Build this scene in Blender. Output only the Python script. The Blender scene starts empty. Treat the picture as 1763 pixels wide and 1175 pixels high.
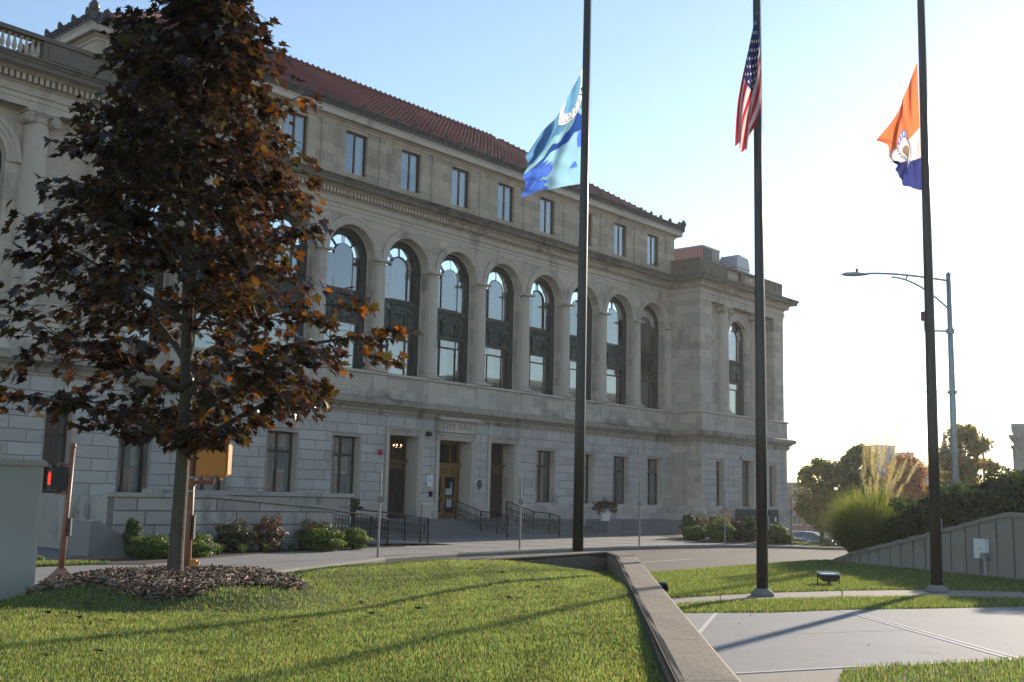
import bpy, bmesh, math, random
import numpy as np
from mathutils import Vector, Matrix
random.seed(7); rng = np.random.default_rng(7)
R = math.radians
scene = bpy.context.scene
COL = scene.collection

# ------------------------------------------------------------------ camera, world, sun, exposure
YAW, PITCH, ROLL, EYE = 0.7169972, 0.1411726, 0.02277533, 1.6
fw0 = Vector((math.cos(YAW), math.sin(YAW), 0)); r0 = Vector((math.sin(YAW), -math.cos(YAW), 0)); up = Vector((0, 0, 1))
FW = fw0*math.cos(PITCH) + up*math.sin(PITCH)
U0 = -fw0*math.sin(PITCH) + up*math.cos(PITCH)
RT = r0*math.cos(ROLL) + U0*math.sin(ROLL)
UP = -r0*math.sin(ROLL) + U0*math.cos(ROLL)
cd = bpy.data.cameras.new('camera'); cam = bpy.data.objects.new('camera', cd); COL.objects.link(cam)
M = Matrix((RT, UP, -FW)).transposed().to_4x4(); M.translation = (0, 0, EYE)
cam.matrix_world = M
cd.sensor_width = 36; cd.lens = 1906.125/1763*36; cd.clip_start = 0.05; cd.clip_end = 3000
scene.camera = cam

SUN_AZ, SUN_EL = 8.0, 17.0            # degrees from +X towards +Y, and above the horizon
sx = Vector((math.cos(R(SUN_EL))*math.cos(R(SUN_AZ)), math.cos(R(SUN_EL))*math.sin(R(SUN_AZ)), math.sin(R(SUN_EL))))
world = bpy.data.worlds.new('World'); scene.world = world; world.use_nodes = True
wn = world.node_tree.nodes; wl = world.node_tree.links
sky = wn.new('ShaderNodeTexSky'); sky.sky_type = 'NISHITA'; sky.sun_disc = False
sky.sun_elevation = R(SUN_EL); sky.sun_rotation = R(90-SUN_AZ)
sky.altitude = 200; sky.air_density = 1.0; sky.dust_density = 0.15; sky.ozone_density = 1.0
wl.new(sky.outputs[0], wn['Background'].inputs[0]); wn['Background'].inputs[1].default_value = 0.12
sd = bpy.data.lights.new('sun', 'SUN'); sd.energy = 4.2; sd.angle = R(0.9); sd.color = (1.0, 0.86, 0.68)
so = bpy.data.objects.new('sun', sd); COL.objects.link(so); so.rotation_euler = (-sx).to_track_quat('-Z', 'Y').to_euler(); so.location = (30, 5, 40)
vs = scene.view_settings; vs.view_transform = 'Standard'; vs.look = 'None'; vs.gamma = 1; vs.use_curve_mapping = False
vs.exposure = 0.92
scene.cycles.use_denoising = True
scene.cycles.max_bounces = 8; scene.cycles.transparent_max_bounces = 12
scene.cycles.sample_clamp_indirect = 6

# ------------------------------------------------------------------ helpers
class MB:
    def __init__(s): s.v = []; s.f = []; s.mi = []
    def add(s, vs, fs, mi=0):
        b = len(s.v); s.v += [tuple(p) for p in vs]
        for f in fs: s.f.append([i+b for i in f]); s.mi.append(mi)
        return s
    def box(s, x0, x1, y0, y1, z0, z1, mi=0):
        return s.add([(x0,y0,z0),(x1,y0,z0),(x1,y1,z0),(x0,y1,z0),(x0,y0,z1),(x1,y0,z1),(x1,y1,z1),(x0,y1,z1)],
              [(0,3,2,1),(4,5,6,7),(0,1,5,4),(1,2,6,5),(2,3,7,6),(3,0,4,7)], mi)
    def tube(s, pts, rad, n=8, mi=0, cap=True):
        pts = [Vector(p) for p in pts]
        if not hasattr(rad, '__len__'): rad = [rad]*len(pts)
        b = len(s.v); ref = None
        for i, p in enumerate(pts):
            t = (pts[min(i+1, len(pts)-1)] - pts[max(i-1, 0)])
            if t.length < 1e-9: t = Vector((0,0,1))
            t.normalize()
            if ref is None:
                ref = t.orthogonal().normalized()
                if abs(t.z) > .9: ref = Vector((1,0,0))
            a = (ref - t*ref.dot(t))
            if a.length < 1e-6: a = t.orthogonal()
            a.normalize(); ref = a; c = t.cross(a)
            for k in range(n):
                th = 2*math.pi*k/n
                s.v.append(tuple(p + (a*math.cos(th) + c*math.sin(th))*rad[i]))
        for i in range(len(pts)-1):
            for k in range(n):
                k2 = (k+1) % n
                s.f.append([b+i*n+k, b+i*n+k2, b+(i+1)*n+k2, b+(i+1)*n+k]); s.mi.append(mi)
        if cap:
            s.f.append([b+k for k in range(n)][::-1]); s.mi.append(mi)
            e = b+(len(pts)-1)*n; s.f.append([e+k for k in range(n)]); s.mi.append(mi)
        return s
    def lathe(s, prof, n=16, c=(0,0,0), mi=0, cap=True, a0=0, a1=2*math.pi):
        b = len(s.v); full = abs(a1-a0-2*math.pi) < 1e-6; m = n if full else n+1
        for r, z in prof:
            for k in range(m):
                th = a0+(a1-a0)*k/n
                s.v.append((c[0]+r*math.cos(th), c[1]+r*math.sin(th), c[2]+z))
        for i in range(len(prof)-1):
            for k in range(n):
                k2 = (k+1) % m if full else k+1
                s.f.append([b+i*m+k, b+i*m+k2, b+(i+1)*m+k2, b+(i+1)*m+k]); s.mi.append(mi)
        if cap and full:
            s.f.append([b+k for k in range(n)][::-1]); s.mi.append(mi)
            e = b+(len(prof)-1)*n; s.f.append([e+k for k in range(n)]); s.mi.append(mi)
        return s
    def prism(s, poly, z0, z1, mi=0):               # poly in xy, extruded in z
        n = len(poly)
        return s.add([(x,y,z0) for x,y in poly]+[(x,y,z1) for x,y in poly],
              [tuple(range(n))[::-1], tuple(range(n,2*n))]+[(i,(i+1)%n,n+(i+1)%n,n+i) for i in range(n)], mi)
    def prism_y(s, poly, y0, y1, mi=0):             # poly in xz, extruded in y
        n = len(poly)
        return s.add([(x,y0,z) for x,z in poly]+[(x,y1,z) for x,z in poly],
              [tuple(range(n)), tuple(range(n,2*n))[::-1]]+[(i,n+i,n+(i+1)%n,(i+1)%n) for i in range(n)], mi)
    def sweep(s, path, prof, mi=0, closed=False):   # path in plan (outward side is on the right hand), prof = (offset outward, z)
        P = [Vector(p) for p in path]; n = len(P); b = len(s.v); k = len(prof)
        for i in range(n):
            d0 = (P[i]-P[i-1]).normalized() if i > 0 else None
            d1 = (P[i+1]-P[i]).normalized() if i < n-1 else None
            if d0 is None: d0 = d1
            if d1 is None: d1 = d0
            n0 = Vector((d0.y, -d0.x)); n1 = Vector((d1.y, -d1.x))
            m = (n0+n1); m = m/max(.2, m.dot(n0))
            for o, z in prof: s.v.append((P[i].x+m.x*o, P[i].y+m.y*o, z))
        for i in range(n-1):
            for j in range(k-1):
                s.f.append([b+i*k+j, b+(i+1)*k+j, b+(i+1)*k+j+1, b+i*k+j+1]); s.mi.append(mi)
        return s
    def mesh(s, name, mats, smooth=False):
        me = bpy.data.meshes.new(name); me.from_pydata(s.v, [], s.f); 
        for m in (mats if isinstance(mats, (list, tuple)) else [mats]): me.materials.append(m)
        if any(s.mi): me.polygons.foreach_set('material_index', s.mi)
        if smooth: me.polygons.foreach_set('use_smooth', [True]*len(s.f))
        me.update(); return me
    def obj(s, name, mats, parent=None, smooth=False, loc=(0,0,0)):
        return put(name, s.mesh(name, mats, smooth), parent, loc)
BASE = {}
def put(name, me, parent=None, loc=(0,0,0), rot=None, scale=None, local=False):
    o = bpy.data.objects.new(name, me); COL.objects.link(o); o.location = loc
    if rot: o.rotation_euler = rot
    if scale: o.scale = scale
    if parent is not None:
        o.parent = parent
        if not local and parent.name in BASE: o.matrix_parent_inverse = BASE[parent.name]
    return o
def tag(o, label, cat, group=None):
    o['label'] = label; o['category'] = cat
    if group: o['group'] = group
    return o
def thing(name, label, cat, loc=(0,0,0), rz=0, group=None, world=False):
    o = bpy.data.objects.new(name, None); COL.objects.link(o); o.location = loc; o.rotation_euler = (0,0,rz)
    o.empty_display_size = .2
    if world: BASE[o.name] = (Matrix.Translation(loc) @ Matrix.Rotation(rz, 4, 'Z')).inverted()
    return tag(o, label, cat, group)
def struct(o): o['kind'] = 'structure'; return o
def stuff(o): o['kind'] = 'stuff'; return o
def np_mesh(name, verts, faces, mat, smooth=False, attr=None):
    """verts Nx3, faces MxK (constant K)"""
    me = bpy.data.meshes.new(name); nv = len(verts); nf, k = faces.shape
    me.vertices.add(nv); me.vertices.foreach_set('co', np.asarray(verts, np.float32).ravel())
    me.loops.add(nf*k); me.loops.foreach_set('vertex_index', faces.astype(np.int32).ravel())
    me.polygons.add(nf); me.polygons.foreach_set('loop_start', np.arange(0, nf*k, k, dtype=np.int32))
    if smooth: me.polygons.foreach_set('use_smooth', np.ones(nf, bool))
    me.materials.append(mat)
    if attr is not None:
        a = me.color_attributes.new('tint', 'FLOAT_COLOR', 'POINT'); 
        c = np.ones((nv, 4), np.float32); c[:, :attr.shape[1]] = attr; a.data.foreach_set('color', c.ravel())
    me.update(calc_edges=True); me.validate(); return me

# ------------------------------------------------------------------ materials
def nodes(name):
    m = bpy.data.materials.new(name); m.use_nodes = True; nt = m.node_tree
    return m, nt, nt.nodes['Principled BSDF'], nt.nodes['Material Output']
def N(nt, t, **kw):
    n = nt.nodes.new(t)
    for k, v in kw.items():
        if hasattr(n, k): setattr(n, k, v)
        else: n.inputs[k].default_value = v
    return n
def position(nt, scale=(1,1,1), obj=False):
    if obj: src = N(nt, 'ShaderNodeTexCoord').outputs['Object']
    else: src = N(nt, 'ShaderNodeNewGeometry').outputs['Position']
    mp = N(nt, 'ShaderNodeMapping'); mp.inputs['Scale'].default_value = scale
    nt.links.new(src, mp.inputs['Vector']); return mp.outputs[0]
def noise(nt, scale, detail=4, rough=.6, vec=None, sc=(1,1,1), obj=False):
    n = N(nt, 'ShaderNodeTexNoise'); n.inputs['Scale'].default_value = scale; n.inputs['Detail'].default_value = detail; n.inputs['Roughness'].default_value = rough
    nt.links.new(vec if vec is not None else position(nt, sc, obj), n.inputs['Vector']); return n.outputs['Fac']
def ramp(nt, fac, stops):
    r = N(nt, 'ShaderNodeValToRGB'); e = r.color_ramp.elements
    while len(e) < len(stops): e.new(.5)
    for el, (p, c) in zip(e, stops): el.position = p; el.color = (*c, 1) if len(c) == 3 else c
    nt.links.new(fac, r.inputs[0]); return r.outputs[0]
def mix(nt, fac, a, b, mode='MIX'):
    n = N(nt, 'ShaderNodeMix', data_type='RGBA', blend_type=mode)
    for s, v in ((n.inputs[0], fac), (n.inputs[6], a), (n.inputs[7], b)):
        if isinstance(v, (int, float)): s.default_value = v
        elif isinstance(v, tuple): s.default_value = (*v, 1)
        else: nt.links.new(v, s)
    return n.outputs[2]
def bump(nt, bsdf, h, strength=.3, dist=.02):
    b = N(nt, 'ShaderNodeBump'); b.inputs['Strength'].default_value = strength; b.inputs['Distance'].default_value = dist
    nt.links.new(h, b.inputs['Height']); nt.links.new(b.outputs[0], bsdf.inputs['Normal']); return b
def g(c, k): return tuple(min(1, x*k) for x in c)
def simple(name, col, rough=.6, metal=0, var=.25, nscale=6, bmp=.15, bd=.01, spec=.5, fine=None, obj=False):
    m, nt, p, out = nodes(name)
    f = noise(nt, nscale, 5, .62, obj=obj)
    c = ramp(nt, f, [(.25, g(col, 1-var)), (.75, g(col, 1+var))])
    if fine:
        f2 = noise(nt, fine, 3, .7, obj=obj); c = mix(nt, .5, c, ramp(nt, f2, [(.3, g(col, .55)), (.7, g(col, 1.45))]))
        f = f2
    nt.links.new(c, p.inputs['Base Color']); p.inputs['Roughness'].default_value = rough; p.inputs['Metallic'].default_value = metal
    p.inputs['Specular IOR Level'].default_value = spec
    if bmp: bump(nt, p, f, bmp, bd)
    return m
def N_map(nt, v, a, b):
    m = N(nt, 'ShaderNodeMapRange'); m.inputs['From Min'].default_value = a; m.inputs['From Max'].default_value = b; nt.links.new(v, m.inputs['Value']); return m.outputs[0]
def stone(name, col, joints=None, stain=.5, per_obj=0, dark=(.10,.095,.085)):
    """limestone: mottled, streaked by rain, optional flush ashlar joints (block length, height)"""
    m, nt, p, out = nodes(name); L = nt.links
    big = noise(nt, .35, 5, .6); med = noise(nt, 2.3, 6, .65); fin = noise(nt, 34, 4, .7)
    c = ramp(nt, big, [(.3, g(col, .88)), (.7, g(col, 1.1))])
    c = mix(nt, .55, c, ramp(nt, med, [(.3, g((col[0]*.98, col[1], col[2]*1.03), .82)), (.72, g((col[0]*1.03, col[1], col[2]*.95), 1.14))]))
    c = mix(nt, .25, c, ramp(nt, fin, [(.3, g(col, .7)), (.7, g(col, 1.25))]))
    hh = fin
    if joints:
        # coordinates: along wall = x+y, height = z
        geo = N(nt, 'ShaderNodeNewGeometry'); sp = N(nt, 'ShaderNodeSeparateXYZ'); L.new(geo.outputs['Position'], sp.inputs[0])
        ad = N(nt, 'ShaderNodeMath', operation='ADD'); L.new(sp.outputs[0], ad.inputs[0]); L.new(sp.outputs[1], ad.inputs[1])
        cb = N(nt, 'ShaderNodeCombineXYZ'); L.new(ad.outputs[0], cb.inputs[0]); L.new(sp.outputs[2], cb.inputs[1])
        br = N(nt, 'ShaderNodeTexBrick'); L.new(cb.outputs[0], br.inputs['Vector'])
        br.inputs['Scale'].default_value = 1; br.inputs['Brick Width'].default_value = joints[0]; br.inputs['Row Height'].default_value = joints[1]
        br.inputs['Mortar Size'].default_value = .008; br.inputs['Mortar Smooth'].default_value = .3; br.inputs['Bias'].default_value = 0
        br.inputs['Color1'].default_value = (.70, .69, .68, 1); br.inputs['Color2'].default_value = (1.15, 1.13, 1.1, 1); br.inputs['Mortar'].default_value = (.72, .7, .67, 1)
        c = mix(nt, .75, c, br.outputs['Color'], 'MULTIPLY')
    # rain streaks: noise stretched down the wall, broken by a larger noise
    st = noise(nt, 1.6, 5, .7, sc=(1, 1, .16)); s2 = noise(nt, .5, 4, .6)
    a = N(nt, 'ShaderNodeMath', operation='MULTIPLY'); L.new(st, a.inputs[0]); L.new(s2, a.inputs[1])
    fac = ramp(nt, a.outputs[0], [(.27, (0,0,0)), (.42, (stain, stain, stain))])
    c = mix(nt, fac, c, dark)
    # soot gathered along the ledge above the string course
    ge = N(nt, 'ShaderNodeNewGeometry'); sz = N(nt, 'ShaderNodeSeparateXYZ'); L.new(ge.outputs['Position'], sz.inputs[0])
    zr = ramp(nt, N_map(nt, sz.outputs[2], 5.6, 6.9), [(0, (0,0,0)), (.28, (1,1,1)), (.45, (.8,.8,.8)), (.75, (0,0,0))])
    so_ = ramp(nt, noise(nt, .42, 5, .7), [(.50, (0,0,0)), (.66, (.85,.85,.85))])
    c = mix(nt, mix(nt, 1.0, zr, so_, 'MULTIPLY'), c, (.055, .05, .045))
    if per_obj:
        oi = N(nt, 'ShaderNodeObjectInfo'); c = mix(nt, 1.0, c, ramp(nt, oi.outputs['Random'], [(0, (1-per_obj,)*3), (1, (1+per_obj*.4,)*3)]), 'MULTIPLY')
    L.new(c, p.inputs['Base Color']); p.inputs['Roughness'].default_value = .85; p.inputs['Specular IOR Level'].default_value = .25
    bump(nt, p, hh, .25, .01)
    return m
LIME = (.48, .415, .358)
MAT = {}
MAT['stone'] = stone('limestone_ashlar', LIME, (1.16, .46), .55)
MAT['stone_plain'] = stone('limestone_plain', LIME, None, .55)
MAT['block'] = stone('limestone_block', (.455, .425, .39), None, .4, .13)
MAT['attic'] = stone('limestone_attic', (.425, .36, .295), (1.0, .42), .45)
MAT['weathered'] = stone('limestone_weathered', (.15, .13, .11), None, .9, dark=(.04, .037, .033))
MAT['joint'] = simple('lime_mortar', (.30, .27, .24), .95, var=.2)
MAT['darkjoint'] = simple('dark_mortar', (.15, .14, .125), .95, var=.3)
MAT['rampstone'] = stone('ramp_stone', (.40, .375, .335), None, .85, .22)
MAT['granite'] = simple('granite_step', (.155, .145, .135), .7, var=.18, nscale=2, fine=90)
def roof_mat():
    m, nt, p, out = nodes('clay_tile'); f = noise(nt, 3, 5, .7); f2 = noise(nt, .4, 4)
    c = ramp(nt, f, [(.25, (.065, .010, .010)), (.55, (.12, .017, .015)), (.8, (.18, .032, .024))])
    c = mix(nt, .35, c, ramp(nt, f2, [(.3, (.05, .011, .012)), (.7, (.13, .026, .02))]))
    nt.links.new(c, p.inputs['Base Color']); p.inputs['Roughness'].default_value = .75; bump(nt, p, f, .3, .01); return m
MAT['tile'] = roof_mat()
MAT['cresting'] = simple('bronze_cresting', (.075, .062, .06), .6, .2, var=.5, nscale=9)
def verd():
    m, nt, p, out = nodes('verdigris_bronze'); f = noise(nt, 4, 6, .7); f2 = noise(nt, 2.2, 5, .7, sc=(1,1,.2))
    c = ramp(nt, f, [(.35, (.02, .023, .021)), (.5, (.032, .050, .042)), (.72, (.085, .155, .125))])
    c = mix(nt, ramp(nt, f2, [(.5, (0,0,0)), (.7, (.6,.6,.6))]), c, (.02, .022, .024))
    nt.links.new(c, p.inputs['Base Color']); p.inputs['Roughness'].default_value = .55; p.inputs['Metallic'].default_value = .35; bump(nt, p, f, .4, .015); return m
MAT['verdigris'] = verd()
MAT['blackbronze'] = simple('black_bronze', (.022, .03, .028), .5, .4, var=.5, nscale=6)
MAT['string'] = stone('string_course_stone', (.33, .285, .235), None, .95, dark=(.05, .045, .04))
MAT['mullion'] = simple('bronze_mullion', (.045, .03, .026), .45, .5, var=.3)
MAT['redbronze'] = simple('red_bronze', (.10, .042, .028), .45, .4, var=.3)
MAT['brassdoor'] = simple('brass_door', (.26, .15, .05), .42, .75, var=.4, nscale=5)
MAT['brownbronze'] = simple('brown_bronze', (.13, .07, .035), .45, .6, var=.4)
MAT['darkdoor'] = simple('dark_bronze_door', (.05, .034, .026), .5, .5, var=.4)
MAT['iron'] = simple('black_iron', (.022, .02, .02), .45, .4, var=.3)
MAT['casement'] = simple('brown_casement', (.075, .05, .04), .5, .3, var=.3)
MAT['interior'] = simple('dark_interior', (.045, .043, .042), .9, var=.3, nscale=.7, bmp=0)
def glass_mat(name, ior=1.9, tint=(.82, .9, .93)):
    m, nt, p, out = nodes(name); nt.nodes.remove(p); L = nt.links
    gl = N(nt, 'ShaderNodeBsdfGlossy'); gl.inputs['Roughness'].default_value = .015; gl.inputs['Color'].default_value = (.93, .97, 1, 1)
    tr = N(nt, 'ShaderNodeBsdfTransparent'); tr.inputs[0].default_value = (*tint, 1)
    fr = N(nt, 'ShaderNodeFresnel'); fr.inputs['IOR'].default_value = ior
    w = noise(nt, .9, 2, .5); b = N(nt, 'ShaderNodeBump'); b.inputs['Strength'].default_value = .02; b.inputs['Distance'].default_value = .05
    L.new(w, b.inputs['Height']); L.new(b.outputs[0], gl.inputs['Normal'])
    mx = N(nt, 'ShaderNodeMixShader'); L.new(fr.outputs[0], mx.inputs[0]); L.new(tr.outputs[0], mx.inputs[1]); L.new(gl.outputs[0], mx.inputs[2]); L.new(mx.outputs[0], out.inputs[0])
    return m
MAT['glass'] = glass_mat('window_glass', 2.9)
MAT['blind'] = simple('vertical_blind', (.80, .85, .87), .8, var=.1, bmp=0)
MAT['blindmid'] = simple('office_blind', (.46, .50, .52), .8, var=.12, bmp=0)
MAT['blindgrey'] = simple('grey_blind', (.30, .32, .33), .8, var=.15, bmp=0)
def concrete(name, col, crack=.4, fine=70, sc=1.0, fm=.35):
    m, nt, p, out = nodes(name); L = nt.links
    a = noise(nt, .6*sc, 6, .65); b = noise(nt, fine, 3, .75); c3 = noise(nt, 5*sc, 6, .7)
    c = ramp(nt, a, [(.3, g(col, .82)), (.7, g(col, 1.14))])
    c = mix(nt, .4, c, ramp(nt, c3, [(.3, g(col, .75)), (.7, g(col, 1.2))]))
    c = mix(nt, fm, c, ramp(nt, b, [(.3, g(col, .45)), (.7, g(col, 1.6))]))
    st = noise(nt, 1.3, 4, .55); c = mix(nt, ramp(nt, st, [(.62, (0,0,0)), (.75, (crack,)*3)]), c, g(col, .45))
    L.new(c, p.inputs['Base Color']); p.inputs['Roughness'].default_value = .85; p.inputs['Specular IOR Level'].default_value = .3; bump(nt, p, b, .35, .006); return m
MAT['sidewalk'] = concrete('sidewalk_concrete', (.215, .205, .198), .25)
MAT['plaza'] = concrete('plaza_concrete', (.215, .22, .232), .45)
MAT['plaza2'] = concrete('plaza_concrete_pale', (.245, .245, .25), .4)
MAT['kerb'] = concrete('kerb_concrete', (.22, .21, .195), .4)
MAT['aggregate'] = concrete('aggregate_concrete', (.165, .13, .097), .6, 38, 2.5, .8)
MAT['retain'] = concrete('retaining_concrete', (.255, .228, .20), .55, 90, 1.5)
MAT['asphalt'] = concrete('asphalt', (.085, .078, .07), .35, 110, .7)
MAT['paintline'] = simple('worn_road_paint', (.42, .41, .39), .8, var=.35, nscale=20)
MAT['ground'] = simple('far_ground', (.10, .11, .06), .95, var=.35, nscale=.15, fine=3)
MAT['soil'] = simple('bark_soil', (.055, .036, .026), .95, var=.5, nscale=10, fine=60, bmp=.6, bd=.03)
MAT['turf'] = simple('turf_soil', (.085, .10, .03), .95, var=.4, nscale=3, fine=40, bmp=.6, bd=.02)
def leafy(name, trans=.4, rough=.5, spec=.4, tcol=None, attr='tint'):
    m, nt, p, out = nodes(name); L = nt.links
    at = N(nt, 'ShaderNodeAttribute'); at.attribute_name = attr
    L.new(at.outputs['Color'], p.inputs['Base Color']); p.inputs['Roughness'].default_value = rough; p.inputs['Specular IOR Level'].default_value = spec
    tr = N(nt, 'ShaderNodeBsdfTranslucent')
    if tcol: L.new(mix(nt, 1.0, at.outputs['Color'], tcol, 'MULTIPLY') if max(tcol) > 1 else mix(nt, .6, at.outputs['Color'], tcol), tr.inputs[0])
    else: L.new(mix(nt, 1.0, at.outputs['Color'], (1.6, 1.6, 1.0), 'MULTIPLY'), tr.inputs[0])
    mx = N(nt, 'ShaderNodeMixShader'); mx.inputs[0].default_value = trans
    L.new(p.outputs[0], mx.inputs[1]); L.new(tr.outputs[0], mx.inputs[2]); L.new(mx.outputs[0], out.inputs[0]); return m
MAT['grass'] = leafy('grass_blade', .45, .65, .15)
MAT['reedleaf'] = leafy('reed_leaf', .6, .85, .04)
MAT['leaf'] = leafy('leaf', .5, .5, .4)
MAT['maple'] = leafy('maple_leaf', .32, .27, .6, (3.0, 2.1, 1.0))
MAT['chip'] = leafy('wood_chip', 0.0, .85, .2)
MAT['cloth'] = leafy('flag_cloth', .68, .65, .2, (1.25, 1.22, 1.2))
MAT['bark'] = simple('maple_bark', (.075, .062, .047), .9, var=.55, nscale=9, fine=38, bmp=.8, bd=.02)
MAT['twig'] = simple('twig', (.06, .04, .03), .8, var=.3, bmp=0)
MAT['polepaint'] = simple('dark_bronze_paint', (.03, .027, .025), .36, .35, var=.15, nscale=1.5, bmp=.03)
MAT['galv'] = simple('galvanised_steel', (.32, .35, .37), .5, .5, var=.15, nscale=5)
MAT['greypost'] = simple('grey_post', (.22, .20, .19), .55, .4, var=.2)
MAT['orange'] = simple('signal_orange', (.50, .20, .032), .55, 0, var=.12, nscale=4, obj=True)
MAT['brownpole'] = simple('brown_signal_pole', (.20, .085, .05), .5, 0, var=.2, nscale=5, fine=40)
MAT['cabinet'] = simple('cabinet_paint', (.34, .345, .335), .55, 0, var=.08, nscale=1.2, bmp=.04)
MAT['greenbox'] = simple('dark_green_paint', (.03, .055, .045), .5, 0, var=.2, nscale=2)
MAT['white'] = simple('white_paint', (.72, .72, .70), .5, 0, var=.08)
MAT['black'] = simple('black_plastic', (.012, .012, .012), .5, 0, var=.2)
MAT['chrome'] = simple('lamp_reflector', (.7, .72, .75), .12, 1.0, var=.05, bmp=0)
# ------------------------------------------------------------------ city hall
BX, BAY, YF = 39.37, 3.496, 38.0            # centre line, bay width, plane of the arcade wall
XL, XR, WY = 20.0, 58.74, 35.77             # inner corners of the wings, plane of the wing fronts
WL, WRR = 9.08, 69.66                       # outer ends of the wings
YG, WYG = 37.8, 35.57                       # planes of the rusticated ground floor
GZ = -0.15                                  # pavement level at the building
TERR = 0.56                                 # terrace level
hall = thing('city_hall', 'long pale limestone civic hall with arcaded windows and red tiled roof', 'building', (BX, YF, GZ), world=True)
def plan(y, wy, d=50): 
    e = WY-wy
    return [(WL-e, d), (WL-e, wy), (XL+e, wy), (XL+e, y), (XR-e, y), (XR-e, wy), (WRR+e, wy), (WRR+e, d)]
def holed(mb, x0, x1, z0, z1, y, holes, depth, mi=0):
    """front face in plane y with rectangular holes (hx0,hx1,hz0,hz1) and reveals going back by depth"""
    xs = sorted({x0, x1, *[h[0] for h in holes], *[h[1] for h in holes]}); zs = sorted({z0, z1, *[h[2] for h in holes], *[h[3] for h in holes]})
    for i in range(len(xs)-1):
        for j in range(len(zs)-1):
            cx, cz = (xs[i]+xs[i+1])/2, (zs[j]+zs[j+1])/2
            if any(h[0] < cx < h[1] and h[2] < cz < h[3] for h in holes): continue
            mb.add([(xs[i],y,zs[j]),(xs[i+1],y,zs[j]),(xs[i+1],y,zs[j+1]),(xs[i],y,zs[j+1])], [(0,1,2,3)], mi)
    for a, b, c, d in holes:
        mb.add([(a,y,c),(a,y,d),(a,y+depth,d),(a,y+depth,c)], [(0,1,2,3)], mi); mb.add([(b,y,c),(b,y+depth,c),(b,y+depth,d),(b,y,d)], [(0,1,2,3)], mi)
        mb.add([(a,y,d),(b,y,d),(b,y+depth,d),(a,y+depth,d)], [(0,1,2,3)], mi); mb.add([(a,y,c),(a,y+depth,c),(b,y+depth,c),(b,y,c)], [(0,1,2,3)], mi)
CX = [BX+BAY*k for k in range(-5, 6)]
WC = [(WL+XL)/2, (XR+WRR)/2]
gw = [(c-.82, c+.82, 1.40, 4.21) for i, c in enumerate(CX) if abs(i-5) > 1]       # ground floor windows
doors = [(CX[4]-.94, CX[4]+.94, TERR, 4.42), (CX[5]-1.15, CX[5]+1.15, TERR, 4.36), (CX[6]-.94, CX[6]+.94, TERR, 4.42)]
def wing_holes(c): return [(c-3.94, c-2.92, 1.40, 4.21), (c-.78, c+.78, 1.40, 4.40), (c+2.92, c+3.94, 1.40, 4.21)]
# backing wall of the ground floor (its mortar shows in the joints)
mb = MB(); holed(mb, XL, XR, GZ, 5.3, YG+.03, gw+doors, 1.0)
for c, a, b in ((WC[0], WL, XL+.2), (WC[1], XR-.2, WRR)): holed(mb, a, b, GZ, 5.3, WYG+.03, wing_holes(c), .9)
mb.add([(XR-.17,YG+.03,GZ),(XR-.17,WYG+.03,GZ),(XR-.17,WYG+.03,5.3),(XR-.17,YG+.03,5.3)], [(0,1,2,3)])
mb.add([(XL+.17,YG+.03,GZ),(XL+.17,WYG+.03,GZ),(XL+.17,WYG+.03,5.3),(XL+.17,YG+.03,5.3)], [(3,2,1,0)])
mb.add([(WRR,WYG+.03,GZ),(WRR,50,GZ),(WRR,50,5.3),(WRR,WYG+.03,5.3)], [(0,1,2,3)])
gfw = mb.obj('ground_floor_wall', MAT['joint'], hall)
def reveal(h, y, dp, sill=True):     # smooth stone lining of one opening
    a, b, c, d = h; m = MB()
    for x0, x1 in ((a-.001, a+.03), (b-.03, b+.001)): m.box(x0, x1, y+.002, y+dp, c, d)
    m.box(a+.03, b-.03, y+.002, y+dp, d-.03, d+.001)
    if sill: m.box(a-.04, b+.04, y-.05, y+dp, c-.1, c+.02)
    m.obj('opening_lining', MAT['stone_plain'], gfw)
for h in gw: reveal(h, YG, .55)
for h in doors: reveal(h, YG, 1.0, False)
for w in WC:
    for h in wing_holes(w): reveal(h, WYG, .6)
# rusticated blocks, each a stone of its own
BLK = {}
def block_mesh(w, h):
    k = (round(w, 2), round(h, 2))
    if k not in BLK:
        x, z = k[0]/2-.010, k[1]/2-.010; c = .016; f, b = 0, .05
        v = [(-x,b,-z),(x,b,-z),(x,b,z),(-x,b,z),(-x,f+c,-z),(x,f+c,-z),(x,f+c,z),(-x,f+c,z),(-x+c,f,-z+c),(x-c,f,-z+c),(x-c,f,z-c),(-x+c,f,z-c)]
        q = [(8,9,10,11),(4,5,9,8),(5,6,10,9),(6,7,11,10),(7,4,8,11),(0,1,5,4),(1,2,6,5),(2,3,7,6),(3,0,4,7)]
        BLK[k] = MB().add(v, q).mesh('stone_block', MAT['block'])
    return BLK[k]
courses = [(1.35+.424*i, 1.35+.424*(i+1)) for i in range(8)] + [(4.742, 5.27)]
rest = []; blocks = []
def lay(x0, x1, y, holes, frame_pad=0, axis='x', off=0):
    for ci, (z0, z1) in enumerate(courses):
        segs = [(x0, x1)]
        for h in holes:
            if h[2]-.03 < (z0+z1)/2 < h[3]+.0 or (min(z1, h[3])-max(z0, h[2]) > .15):
                ns = []
                for a, b in segs:
                    if h[1] <= a or h[0] >= b: ns.append((a, b)); continue
                    if h[0] > a: ns.append((a, h[0]))
                    if h[1] < b: ns.append((h[1], b))
                segs = ns
        for a, b in segs:
            if b-a < .08: continue
            cut = [a]; x = math.floor((a-off)/1.168)*1.168 + off + (.584 if ci % 2 else 0)
            while x < b-.3:
                if x > a+.3: cut.append(x)
                x += 1.168
            cut.append(b)
            for p, q in zip(cut, cut[1:]): blocks.append(((p+q)/2, y, (z0+z1)/2, q-p, z1-z0, axis))
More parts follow.
